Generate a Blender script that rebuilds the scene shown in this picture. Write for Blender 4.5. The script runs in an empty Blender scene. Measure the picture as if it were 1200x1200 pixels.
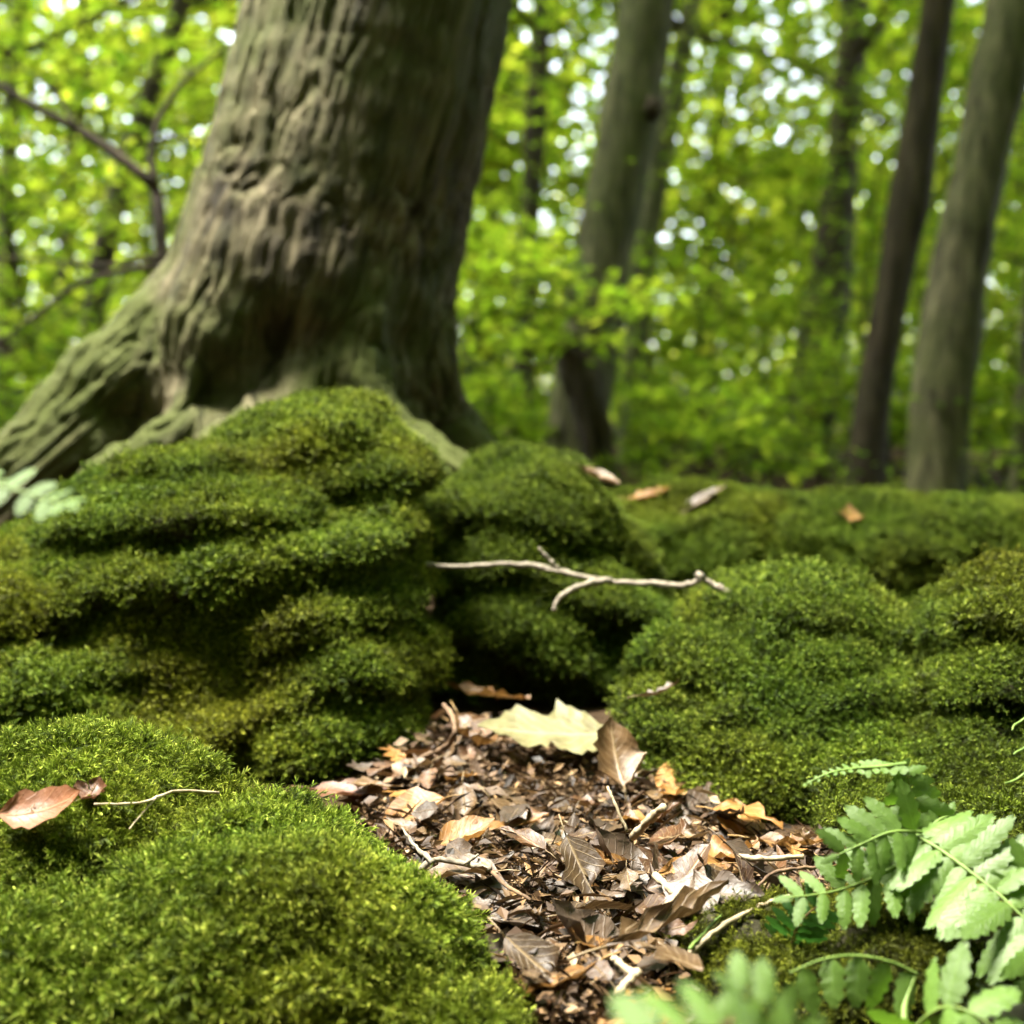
import bpy, math, random
import numpy as np
from mathutils import Vector, Matrix, Euler

random.seed(7)
RNG = np.random.default_rng(11)
R = math.radians
sc = bpy.context.scene

# ------------------------------------------------------------------ camera
CAM_Z, FPX = 0.30, 1500.0          # camera height above the hollow, focal length in photo pixels (1200 wide)
PITCH = math.atan(120 / FPX)
cam = bpy.data.cameras.new('camera')
cam.lens, cam.sensor_width, cam.sensor_height, cam.sensor_fit = 45, 36, 36, 'HORIZONTAL'
cam.clip_start, cam.clip_end = 0.02, 500
cam.dof.use_dof = True
cam.dof.focus_distance = 0.78
cam.dof.aperture_fstop = 5.5
cam.dof.aperture_blades = 0
cam_ob = bpy.data.objects.new('camera', cam)
sc.collection.objects.link(cam_ob)
cam_ob.location = (0, 0, CAM_Z)
cam_ob.rotation_euler = (math.pi / 2 - PITCH, 0, 0)
sc.camera = cam_ob

# ------------------------------------------------------------------ sky, sun, exposure
SUN_DIR = Vector((-0.34, 0.06, 0.93)).normalized()
w = bpy.data.worlds.new('World'); sc.world = w; w.use_nodes = True
nt = w.node_tree; nt.nodes.clear()
sky = nt.nodes.new('ShaderNodeTexSky'); sky.sky_type = 'NISHITA'; sky.sun_disc = False
sky.sun_elevation = math.asin(SUN_DIR.z); sky.sun_rotation = math.atan2(SUN_DIR.x, SUN_DIR.y)
sky.dust_density = 2.0; sky.air_density = 1.0; sky.ozone_density = 0.6
bg = nt.nodes.new('ShaderNodeBackground'); bg.inputs['Strength'].default_value = 0.115
wo = nt.nodes.new('ShaderNodeOutputWorld')
veil = nt.nodes.new('ShaderNodeHueSaturation'); veil.inputs['Saturation'].default_value = .45     # thin white cloud
nt.links.new(sky.outputs[0], veil.inputs['Color']); nt.links.new(veil.outputs[0], bg.inputs[0]); nt.links.new(bg.outputs[0], wo.inputs[0])
sun = bpy.data.lights.new('sun', 'SUN'); sun.energy = 2.8; sun.angle = R(22); sun.color = (1.0, 0.95, 0.84)
sun_ob = bpy.data.objects.new('sun', sun); sc.collection.objects.link(sun_ob)
sun_ob.rotation_euler = SUN_DIR.to_track_quat('Z', 'Y').to_euler(); sun_ob.location = (0, 0, 12)
sc.view_settings.view_transform = 'Standard'; sc.view_settings.look = 'None'
sc.view_settings.exposure = 3.6; sc.view_settings.gamma = 1.0; sc.view_settings.use_curve_mapping = False
cy = sc.cycles
cy.max_bounces = 7; cy.diffuse_bounces = 2; cy.glossy_bounces = 2; cy.transmission_bounces = 5; cy.transparent_max_bounces = 4
cy.adaptive_threshold = .025
cy.caustics_reflective = cy.caustics_refractive = False

# ------------------------------------------------------------------ helpers
def P(px, py, d):
    """point at depth d (metres along the view axis) seen at photo pixel px, py"""
    x, y, z = (px - 600) / FPX * d, -(py - 600) / FPX * d, d
    c, s = math.cos(PITCH), math.sin(PITCH)
    return Vector((x, z * c + y * s, CAM_Z - z * s + y * c))

_perm = RNG.permutation(256).astype(np.int64); _perm = np.concatenate([_perm, _perm, _perm])
_grad = RNG.normal(size=(256, 3)); _grad /= np.linalg.norm(_grad, axis=1)[:, None]
def perlin(p):
    p = np.asarray(p, float); i = np.floor(p).astype(np.int64); f = p - i; i &= 255
    u = f * f * f * (f * (f * 6 - 15) + 10)
    out = 0
    for dx in (0, 1):
        for dy in (0, 1):
            for dz in (0, 1):
                h = _perm[_perm[_perm[(i[:, 0] + dx) & 255] + ((i[:, 1] + dy) & 255)] + ((i[:, 2] + dz) & 255)]
                g = _grad[h]
                d = g[:, 0] * (f[:, 0] - dx) + g[:, 1] * (f[:, 1] - dy) + g[:, 2] * (f[:, 2] - dz)
                wgt = (u[:, 0] if dx else 1 - u[:, 0]) * (u[:, 1] if dy else 1 - u[:, 1]) * (u[:, 2] if dz else 1 - u[:, 2])
                out = out + wgt * d
    return out * 1.5
def fbm(p, oct=4, gain=.5):
    p = np.asarray(p, float); a, s = 1.0, 0
    for k in range(oct):
        s = s + a * perlin(p + 17.3 * k); p = p * 2.03; a *= gain
    return s
def billow(p):
    return 1 - 2 * np.abs(perlin(p))            # rounded cushions between sharp creases: use negative
def sstep(a, b, x):
    t = np.clip((x - a) / (b - a), 0, 1); return t * t * (3 - 2 * t)

COL = sc.collection
def mesh_from(name, verts, faces, smooth=True):
    """faces: (n,k) int array or list of lists"""
    me = bpy.data.meshes.new(name)
    verts = np.asarray(verts, np.float32)
    if isinstance(faces, np.ndarray) and len(faces):
        n, k = faces.shape
        me.vertices.add(len(verts)); me.vertices.foreach_set('co', verts.ravel())
        me.loops.add(n * k); me.loops.foreach_set('vertex_index', faces.astype(np.int32).ravel())
        me.polygons.add(n); me.polygons.foreach_set('loop_start', np.arange(0, n * k, k, dtype=np.int32))
        me.update(calc_edges=True)
    else:
        me.from_pydata(verts.tolist(), [], [list(f) for f in faces] if len(faces) else [])
    if len(me.polygons):
        me.polygons.foreach_set('use_smooth', np.full(len(me.polygons), smooth)); me.update()
    return me
def attr(me, name, vals, typ='FLOAT', dom='POINT'):
    a = me.attributes.new(name, typ, dom)
    vals = np.asarray(vals, np.float32)
    a.data.foreach_set('vector' if typ == 'FLOAT_VECTOR' else 'value', vals.ravel())
def obj(name, me, m=None, parent=None, loc=(0, 0, 0)):
    o = bpy.data.objects.new(name, me); COL.objects.link(o); o.location = loc
    if m is not None and len(me.materials) == 0: me.materials.append(m)
    if parent is not None: o.parent = parent
    return o
def empty(name, loc=(0, 0, 0)):
    o = bpy.data.objects.new(name, None); COL.objects.link(o); o.location = loc
    o.empty_display_size = .02
    return o
def tag(o, label=None, cat=None, group=None, kind=None):
    if label: o['label'] = label
    if cat: o['category'] = cat
    if group: o['group'] = group
    if kind: o['kind'] = kind
    return o
def co_of(me):
    a = np.empty(len(me.vertices) * 3, np.float32); me.vertices.foreach_get('co', a); return a.reshape(-1, 3).astype(float)
def no_of(me):
    a = np.empty(len(me.vertices) * 3, np.float32); me.vertices.foreach_get('normal', a); return a.reshape(-1, 3).astype(float)
def set_co(me, c):
    me.vertices.foreach_set('co', np.asarray(c, np.float32).ravel()); me.update()

def spline(pts, n):
    """Catmull-Rom through pts (any dimension), n samples"""
    p = np.asarray(pts, float)
    p = np.vstack([2 * p[0] - p[1], p, 2 * p[-1] - p[-2]])
    t = np.linspace(0, len(p) - 3 - 1e-9, n); i = t.astype(int); f = (t - i)[:, None]
    a, b, c, d = p[i], p[i + 1], p[i + 2], p[i + 3]
    return .5 * (2 * b + (c - a) * f + (2 * a - 5 * b + 4 * c - d) * f ** 2 + (3 * b - a - 3 * c + d) * f ** 3)
def tube(pts, rad, seg=7, cap=True):
    """verts, quad faces of a tube along pts with radii rad"""
    pts = np.asarray(pts, float); n = len(pts); rad = np.broadcast_to(np.asarray(rad, float), (n,))
    tan = np.gradient(pts, axis=0); tan /= np.linalg.norm(tan, axis=1)[:, None] + 1e-12
    ref = np.array([0, 0, 1.]) if abs(tan[0, 2]) < .9 else np.array([1., 0, 0])
    u = np.cross(tan[0], ref); u /= np.linalg.norm(u)
    V = []
    for k in range(n):
        u = u - tan[k] * np.dot(u, tan[k]); u /= np.linalg.norm(u); v = np.cross(tan[k], u)
        a = np.linspace(0, 2 * np.pi, seg, endpoint=False)
        V.append(pts[k] + rad[k] * (np.cos(a)[:, None] * u + np.sin(a)[:, None] * v))
    V = np.vstack(V); F = []
    for k in range(n - 1):
        for j in range(seg):
            a, b = k * seg + j, k * seg + (j + 1) % seg
            F.append((a, b, b + seg, a + seg))
    if cap:
        V = np.vstack([V, pts[0], pts[-1]]); c0, c1 = len(V) - 2, len(V) - 1
        for j in range(seg):
            F.append((c0, (j + 1) % seg, j, j))
            F.append((c1, (n - 1) * seg + j, (n - 1) * seg + (j + 1) % seg, (n - 1) * seg + (j + 1) % seg))
    F = [tuple(dict.fromkeys(f)) for f in F]
    return V, F
class MB:
    def __init__(s): s.v, s.f, s.n = [], [], 0
    def add(s, V, F):
        s.v.append(np.asarray(V)); s.f += [tuple(i + s.n for i in f) for f in F]; s.n += len(V); return s
    def mesh(s, name, org=(0, 0, 0), smooth=True):
        return mesh_from(name, np.vstack(s.v) - np.asarray(org), s.f, smooth)

# ------------------------------------------------------------------ materials
def mat(name):
    m = bpy.data.materials.new(name); m.use_nodes = True
    n = m.node_tree.nodes; n.clear(); out = n.new('ShaderNodeOutputMaterial')
    return m, n, m.node_tree.links, out
def ramp(n, stops):
    r = n.new('ShaderNodeValToRGB'); e = r.color_ramp.elements
    while len(e) < len(stops): e.new(.5)
    for el, (p, c) in zip(e, stops): el.position = p; el.color = (*c, 1)
    return r
def noise(n, l, scale, detail=4, vec=None, rough=.55):
    t = n.new('ShaderNodeTexNoise'); t.inputs['Scale'].default_value = scale; t.inputs['Detail'].default_value = detail
    t.inputs['Roughness'].default_value = rough
    if vec is not None: l.new(vec, t.inputs['Vector'])
    return t
def mixc(n, l, fac, a, b, mode='MIX'):
    m = n.new('ShaderNodeMix'); m.data_type = 'RGBA'; m.blend_type = mode
    for s, v in ((m.inputs[0], fac), (m.inputs[6], a), (m.inputs[7], b)):
        if hasattr(v, 'is_output'): l.new(v, s)
        elif isinstance(v, tuple): s.default_value = (*v, 1)
        else: s.default_value = v
    return m.outputs[2]
def bsdf(n, l, col, rough=.7, spec=.3):
    b = n.new('ShaderNodeBsdfPrincipled'); b.inputs['Roughness'].default_value = rough; b.inputs['Specular IOR Level'].default_value = spec
    if hasattr(col, 'is_output'): l.new(col, b.inputs['Base Color'])
    else: b.inputs['Base Color'].default_value = (*col, 1)
    return b
def bump(n, l, h, b, strength=.5, dist=.005):
    k = n.new('ShaderNodeBump'); k.inputs['Strength'].default_value = strength; k.inputs['Distance'].default_value = dist
    l.new(h, k.inputs['Height']); l.new(k.outputs[0], b.inputs['Normal'])
def math_n(n, l, op, a, b=0.0):
    m = n.new('ShaderNodeMath'); m.operation = op
    for s, v in ((m.inputs[0], a), (m.inputs[1], b)):
        if hasattr(v, 'is_output'): l.new(v, s)
        else: s.default_value = v
    return m.outputs[0]
def attr_n(n, name, typ='GEOMETRY'):
    a = n.new('ShaderNodeAttribute'); a.attribute_name = name; a.attribute_type = typ; return a
def leaf_shader(n, l, out, col, tcol, tfac=.45, rough=.5, spec=.35):
    b = bsdf(n, l, col, rough, spec)
    t = n.new('ShaderNodeBsdfTranslucent')
    if hasattr(tcol, 'is_output'): l.new(tcol, t.inputs[0])
    else: t.inputs[0].default_value = (*tcol, 1)
    mx = n.new('ShaderNodeMixShader'); mx.inputs[0].default_value = tfac
    l.new(b.outputs[0], mx.inputs[1]); l.new(t.outputs[0], mx.inputs[2]); l.new(mx.outputs[0], out.inputs[0])
    return b

def moss_mat():
    m, n, l, out = mat('moss_shoots')
    t = attr_n(n, 'along'); tint = attr_n(n, 'tint', 'INSTANCER')
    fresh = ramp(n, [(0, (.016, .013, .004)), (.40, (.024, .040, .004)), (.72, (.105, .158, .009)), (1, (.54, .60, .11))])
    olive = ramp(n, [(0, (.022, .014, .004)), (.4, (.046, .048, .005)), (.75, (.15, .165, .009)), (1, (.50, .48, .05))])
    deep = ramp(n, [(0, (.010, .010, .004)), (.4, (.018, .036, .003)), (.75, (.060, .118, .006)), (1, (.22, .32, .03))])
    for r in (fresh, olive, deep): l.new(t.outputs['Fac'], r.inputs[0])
    sep = n.new('ShaderNodeSeparateXYZ'); l.new(tint.outputs['Vector'], sep.inputs[0])
    c = mixc(n, l, sep.outputs[0], fresh.outputs[0], olive.outputs[0])
    c = mixc(n, l, sep.outputs[1], c, deep.outputs[0])
    hs = n.new('ShaderNodeHueSaturation'); l.new(c, hs.inputs['Color']); l.new(sep.outputs[2], hs.inputs['Value'])
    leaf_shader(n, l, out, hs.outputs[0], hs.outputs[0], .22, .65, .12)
    return m
def humus_mat(name, a, b, c):
    m, n, l, out = mat(name)
    tc = n.new('ShaderNodeTexCoord')
    n1 = noise(n, l, 9, 6, tc.outputs['Object']); n2 = noise(n, l, 70, 5, tc.outputs['Object'])
    r = ramp(n, [(.3, a), (.5, b), (.72, c)]); l.new(n1.outputs[0], r.inputs[0])
    col = mixc(n, l, .5, r.outputs[0], n2.outputs[0], 'OVERLAY')
    bb = bsdf(n, l, col, .95, .06); bump(n, l, n2.outputs[0], bb, 1.0, .012); l.new(bb.outputs[0], out.inputs[0])
    return m
def bark_mat(name, dark, mid, pale, green, gscale=3.0, gamt=.5, gr=22):
    m, n, l, out = mat(name)
    uv = attr_n(n, 'grain'); tc = n.new('ShaderNodeTexCoord')
    n1 = noise(n, l, gr, 8, uv.outputs['Vector'], .68); n2 = noise(n, l, gr * 4, 5, uv.outputs['Vector'], .65)
    n3 = noise(n, l, gscale, 5, tc.outputs['Object'], .65); n4 = noise(n, l, gscale * 2.7, 5, tc.outputs['Object'], .6)
    r = ramp(n, [(.39, dark), (.5, mid), (.66, pale)]); l.new(n1.outputs[0], r.inputs[0])
    lich = ramp(n, [(.55, (0, 0, 0)), (.68, (1, 1, 1))]); l.new(n4.outputs[0], lich.inputs[0])
    col = mixc(n, l, math_n(n, l, 'MULTIPLY', lich.outputs[0], .45), r.outputs[0], pale)
    gm = ramp(n, [(.42, (0, 0, 0)), (.62, (1, 1, 1))]); l.new(n3.outputs[0], gm.inputs[0])
    mo = attr_n(n, 'mossy')
    g = math_n(n, l, 'ADD', math_n(n, l, 'MULTIPLY', gm.outputs[0], gamt), mo.outputs['Fac'])
    g = math_n(n, l, 'MINIMUM', g, .95)
    col = mixc(n, l, g, col, mixc(n, l, n2.outputs[0], tuple(x * .45 for x in green), tuple(min(1, x * 1.6) for x in green)))
    bb = bsdf(n, l, col, .85, .2)
    h = math_n(n, l, 'ADD', n1.outputs[0], math_n(n, l, 'MULTIPLY', n2.outputs[0], .5))
    bump(n, l, h, bb, .9, .012); l.new(bb.outputs[0], out.inputs[0])
    return m
def foliage_mat(name, stops, tstops, tfac=.5):
    m, n, l, out = mat(name)
    t = attr_n(n, 'tint')
    r = ramp(n, stops); r2 = ramp(n, tstops)
    l.new(t.outputs['Fac'], r.inputs[0]); l.new(t.outputs['Fac'], r2.inputs[0])
    leaf_shader(n, l, out, r.outputs[0], r2.outputs[0], tfac, .6, .12)
    return m
def dead_leaf_mat(name, cols, rib=(.30, .22, .12), tf=.18):
    m, n, l, out = mat(name)
    uv = attr_n(n, 'luv'); oi = n.new('ShaderNodeObjectInfo')
    tc = n.new('ShaderNodeTexCoord')
    ad = n.new('ShaderNodeVectorMath'); ad.operation = 'ADD'; l.new(tc.outputs['Object'], ad.inputs[0])
    cx = n.new('ShaderNodeCombineXYZ'); l.new(oi.outputs['Random'], cx.inputs[0]); l.new(oi.outputs['Random'], cx.inputs[2]); l.new(cx.outputs[0], ad.inputs[1])
    n1 = noise(n, l, 38, 6, ad.outputs[0], .65); n2 = noise(n, l, 240, 4, ad.outputs[0])
    r = ramp(n, [(.25 + .5 * i / (len(cols) - 1), c) for i, c in enumerate(cols)]); l.new(n1.outputs[0], r.inputs[0])
    sep = n.new('ShaderNodeSeparateXYZ'); l.new(uv.outputs['Vector'], sep.inputs[0])
    av = math_n(n, l, 'ABSOLUTE', sep.outputs[1])
    rb = ramp(n, [(.0, (1, 1, 1)), (.10, (0, 0, 0))]); l.new(av, rb.inputs[0])
    ph = math_n(n, l, 'SINE', math_n(n, l, 'MULTIPLY', math_n(n, l, 'SUBTRACT', sep.outputs[0], math_n(n, l, 'MULTIPLY', av, .28)), 52.0))
    vr = ramp(n, [(.84, (0, 0, 0)), (.97, (1, 1, 1))]); l.new(ph, vr.inputs[0])
    vein = math_n(n, l, 'MAXIMUM', rb.outputs[0], math_n(n, l, 'MULTIPLY', vr.outputs[0], .45))
    hs = n.new('ShaderNodeHueSaturation'); l.new(r.outputs[0], hs.inputs['Color'])
    l.new(math_n(n, l, 'ADD', math_n(n, l, 'MULTIPLY', oi.outputs['Random'], .8), .6), hs.inputs['Value'])
    col = mixc(n, l, math_n(n, l, 'MULTIPLY', vein, .6), hs.outputs[0], rib)
    b = leaf_shader(n, l, out, col, col, tf, .5, .4)
    bump(n, l, math_n(n, l, 'ADD', vein, n2.outputs[0]), b, .5, .0012)
    return m
def fern_mat(name, a, b, tr):
    m, n, l, out = mat(name)
    uv = attr_n(n, 'luv'); tc = n.new('ShaderNodeTexCoord'); oi = n.new('ShaderNodeObjectInfo')
    n1 = noise(n, l, 90, 5, tc.outputs['Object'])
    sep = n.new('ShaderNodeSeparateXYZ'); l.new(uv.outputs['Vector'], sep.inputs[0])
    av = math_n(n, l, 'ABSOLUTE', sep.outputs[1])
    rb = ramp(n, [(.0, (1, 1, 1)), (.09, (0, 0, 0))]); l.new(av, rb.inputs[0])
    ph = math_n(n, l, 'SINE', math_n(n, l, 'MULTIPLY', math_n(n, l, 'SUBTRACT', sep.outputs[0], math_n(n, l, 'MULTIPLY', av, .15)), 62.0))
    vr = ramp(n, [(.7, (0, 0, 0)), (.98, (1, 1, 1))]); l.new(ph, vr.inputs[0])
    c = mixc(n, l, n1.outputs[0], a, b)
    c = mixc(n, l, math_n(n, l, 'MULTIPLY', rb.outputs[0], .6), c, tuple(min(1, x * 1.5) for x in b))
    hs = n.new('ShaderNodeHueSaturation'); l.new(c, hs.inputs['Color'])
    l.new(math_n(n, l, 'ADD', math_n(n, l, 'MULTIPLY', oi.outputs['Random'], .35), .82), hs.inputs['Value'])
    bb = leaf_shader(n, l, out, hs.outputs[0], tr, .35, .42, .45)
    bump(n, l, math_n(n, l, 'ADD', vr.outputs[0], math_n(n, l, 'MULTIPLY', n1.outputs[0], .6)), bb, .4, .0008)
    return m
def wood_mat(name, a, b, rough=.8):
    m, n, l, out = mat(name)
    tc = n.new('ShaderNodeTexCoord')
    n1 = noise(n, l, 130, 5, tc.outputs['Object'], .65)
    r = ramp(n, [(.35, a), (.65, b)]); l.new(n1.outputs[0], r.inputs[0])
    bb = bsdf(n, l, r.outputs[0], rough, .25); bump(n, l, n1.outputs[0], bb, .5, .0015); l.new(bb.outputs[0], out.inputs[0])
    return m

M = {}
M['moss'] = moss_mat()
M['rock'] = humus_mat('mossy_rock', (.012, .011, .006), (.026, .024, .013), (.05, .044, .028))
M['soil'] = humus_mat('forest_soil', (.014, .009, .005), (.035, .022, .012), (.075, .048, .026))
M['bark'] = bark_mat('old_bark', (.012, .009, .004), (.072, .058, .030), (.23, .195, .118), (.062, .076, .014), 3.4, .85, 44)
M['bark_grey'] = bark_mat('grey_bark', (.022, .020, .010), (.080, .074, .036), (.17, .158, .085), (.070, .088, .018), 1.6, .75, 30)
M['bark_brown'] = bark_mat('brown_bark', (.018, .013, .008), (.045, .033, .02), (.085, .065, .04), (.04, .05, .015), 2.0, .3)
M['leaf_far'] = foliage_mat('woodland_leaves', [(0, (.030, .060, .004)), (.5, (.075, .11, .006)), (1, (.12, .15, .008))],
                            [(0, (.09, .20, .008)), (.5, (.40, .54, .025)), (1, (.74, .78, .07))], .65)
M['leaf_near'] = foliage_mat('sapling_leaves', [(0, (.022, .046, .004)), (.5, (.046, .080, .006)), (1, (.080, .115, .008))],
                             [(0, (.09, .20, .008)), (.5, (.28, .43, .020)), (1, (.56, .64, .05))], .6)
M['dead_tan'] = dead_leaf_mat('tan_dead_leaf', [(.020, .009, .003), (.056, .030, .010), (.115, .068, .027)])
M['dead_brown'] = dead_leaf_mat('brown_dead_leaf', [(.013, .006, .002), (.046, .019, .0055), (.095, .042, .013)])
M['dead_ochre'] = dead_leaf_mat('ochre_dead_leaf', [(.085, .034, .008), (.17, .078, .018), (.28, .15, .042)], (.45, .30, .12), .28)
M['dead_dark'] = dead_leaf_mat('dark_dead_leaf', [(.018, .012, .008), (.04, .026, .016), (.08, .05, .03)], (.10, .07, .04), .08)
M['dead_pale'] = dead_leaf_mat('pale_dead_leaf', [(.075, .055, .022), (.19, .175, .075), (.25, .23, .115)], (.30, .27, .16), .2)
M['dead_rust'] = dead_leaf_mat('rust_dead_leaf', [(.08, .030, .013), (.13, .052, .022), (.18, .080, .038)], (.26, .15, .08), .2)
M['fern'] = fern_mat('fern_green', (.060, .118, .016), (.100, .170, .028), (.11, .23, .015))
M['fern_dark'] = fern_mat('fern_shaded_green', (.030, .085, .020), (.05, .13, .03), (.05, .16, .02))  # shade of the backlit frond put into a darker fern green
M['fern_stem'] = wood_mat('fern_stalk_green', (.075, .125, .022), (.125, .19, .04), .5)
M['stem_brown'] = wood_mat('fern_stalk_brown', (.05, .025, .012), (.12, .06, .03), .5)
M['twig_grey'] = wood_mat('weathered_twig', (.085, .07, .05), (.23, .20, .15))
M['twig_pale'] = wood_mat('bleached_twig', (.20, .15, .085), (.36, .30, .20))
M['twig_brown'] = wood_mat('brown_twig', (.06, .035, .02), (.16, .10, .055))
M['pebble'] = wood_mat('grey_stone', (.12, .12, .11), (.30, .29, .27))

# ------------------------------------------------------------------ forest floor
def floor_z(x, y):
    x = np.asarray(x, float); y = np.asarray(y, float)
    p = np.stack([x, y, 0 * x], -1)
    z = .15 * sstep(1.45, 1.95, y + .10 * np.sin(x * 3)) * sstep(.30, -.05, x) * sstep(3.6, 2.4, y) - .03 * sstep(1.9, 3.0, y) - .10 * sstep(2.0, 2.7, y) * sstep(11, 6, y)
    z = z + .05 * sstep(.35, .9, x) * sstep(.4, .8, y) + .09 * sstep(-.35, -.8, x)
    z = z + .012 * fbm(p * 5, 3) * sstep(9, 1, np.hypot(x, y)) + .10 * fbm(p * .35 + 5, 3) * sstep(2.5, 8, np.hypot(x, y))
    return z
g = np.sinh(np.linspace(-1, 1, 301) * 6.6) / math.sinh(6.6) * 90
X, Y = np.meshgrid(g, g + .9, indexing='ij')
Zf = floor_z(X.ravel(), Y.ravel())
idx = np.arange(301 * 301).reshape(301, 301)
F = np.stack([idx[:-1, :-1], idx[1:, :-1], idx[1:, 1:], idx[:-1, 1:]], -1).reshape(-1, 4)
tag(obj('forest_floor', mesh_from('forest_floor', np.stack([X.ravel(), Y.ravel(), Zf], 1), F), M['soil']), kind='structure')

# ------------------------------------------------------------------ moss shoots (source meshes) and scatter
def shoot_cluster(seed, rad, n, L, leaf, lw, nl, lean=.8):
    """a little clump of feathery moss shoots standing on the xy plane"""
    r = np.random.default_rng(seed); V, F, T, c = [], [], [], 0
    for i in range(n):
        a, q = r.uniform(0, 6.28), rad * math.sqrt(r.uniform())
        base = np.array([q * math.cos(a), q * math.sin(a), -.12 * L])
        b = r.uniform(0, 6.28); d = np.array([math.cos(b), math.sin(b), 0])
        l = L * r.uniform(.65, 1.2); le = lean * r.uniform(.4, 1.3)
        ts = np.linspace(0, 1, 5)
        path = base + np.outer(ts * l * .75 * (1 - .30 * le * ts), [0, 0, 1]) + np.outer(ts ** 1.6 * l * .75 * le, d)
        br_ = r.uniform(.72, 1.12)
        for k in range(nl):
            t = .25 + .75 * (k + r.uniform(.2, .8)) / nl
            p = np.array([np.interp(t, ts, path[:, j]) for j in range(3)])
            q2 = np.array([np.interp(min(1, t + .08), ts, path[:, j]) for j in range(3)])
            ax = q2 - np.array([np.interp(t - .08, ts, path[:, j]) for j in range(3)]); ax /= np.linalg.norm(ax) + 1e-9
            s = r.normal(size=3); s -= ax * s.dot(ax); s /= np.linalg.norm(s)
            dirn = ax * (.55 + .6 * t) + s * r.uniform(.5, 1.0); dirn /= np.linalg.norm(dirn)
            wv = np.cross(dirn, s + ax * .3); wv /= np.linalg.norm(wv) + 1e-9
            ll = leaf * r.uniform(.7, 1.25) * (1 - .25 * (t > .95))
            tip = p + dirn * ll + s * ll * .12
            V += [p - wv * lw * .35, p + dirn * ll * .45 + wv * lw * .5, tip, p + dirn * ll * .45 - wv * lw * .5]
            F.append((c, c + 1, c + 2, c + 3)); c += 4
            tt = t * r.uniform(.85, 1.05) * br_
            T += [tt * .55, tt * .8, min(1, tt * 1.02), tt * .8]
    return np.array(V), np.array(F), np.array(T)
def moss_source(name, k, **kw):
    out = []
    for i in range(k):
        V, F, T = shoot_cluster(100 + i * 7 + len(name), **kw)
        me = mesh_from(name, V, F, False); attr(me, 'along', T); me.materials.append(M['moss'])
        out.append(me)
    return out
def source_collection(name, meshes):
    c = bpy.data.collections.new(name)
    for i, me in enumerate(meshes):
        c.objects.link(bpy.data.objects.new(f'{name}_{i:02d}', me))
    return c
SRC = {
    'fine': source_collection('moss_clump', moss_source('moss_clump', 7, rad=.0085, n=14, L=.0125, leaf=.0033, lw=.00062, nl=19, lean=1.0)),
    'mid': source_collection('moss_tuft', moss_source('moss_tuft', 6, rad=.012, n=24, L=.0110, leaf=.0028, lw=.00075, nl=13, lean=1.0)),
}
def scatter_group(coll):
    ng = bpy.data.node_groups.new('scatter_' + coll.name, 'GeometryNodeTree')
    ng.interface.new_socket('Geometry', in_out='INPUT', socket_type='NodeSocketGeometry')
    ng.interface.new_socket('Geometry', in_out='OUTPUT', socket_type='NodeSocketGeometry')
    n, l = ng.nodes, ng.links
    gi, go = n.new('NodeGroupInput'), n.new('NodeGroupOutput')
    ip = n.new('GeometryNodeInstanceOnPoints'); ci = n.new('GeometryNodeCollectionInfo')
    ci.inputs['Collection'].default_value = coll; ci.inputs['Separate Children'].default_value = True; ci.inputs['Reset Children'].default_value = True
    def na(nm, ty):
        a = n.new('GeometryNodeInputNamedAttribute'); a.data_type = ty; a.inputs['Name'].default_value = nm; return a.outputs[0]
    l.new(gi.outputs[0], ip.inputs['Points']); l.new(ci.outputs[0], ip.inputs['Instance'])
    ip.inputs['Pick Instance'].default_value = True
    l.new(na('pick', 'INT'), ip.inputs['Instance Index'])
    er = n.new('FunctionNodeEulerToRotation'); l.new(na('rot', 'FLOAT_VECTOR'), er.inputs[0]); l.new(er.outputs[0], ip.inputs['Rotation'])
    l.new(na('size', 'FLOAT'), ip.inputs['Scale']); l.new(ip.outputs[0], go.inputs[0])
    return ng
NG = {k: scatter_group(c) for k, c in SRC.items()}

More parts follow.
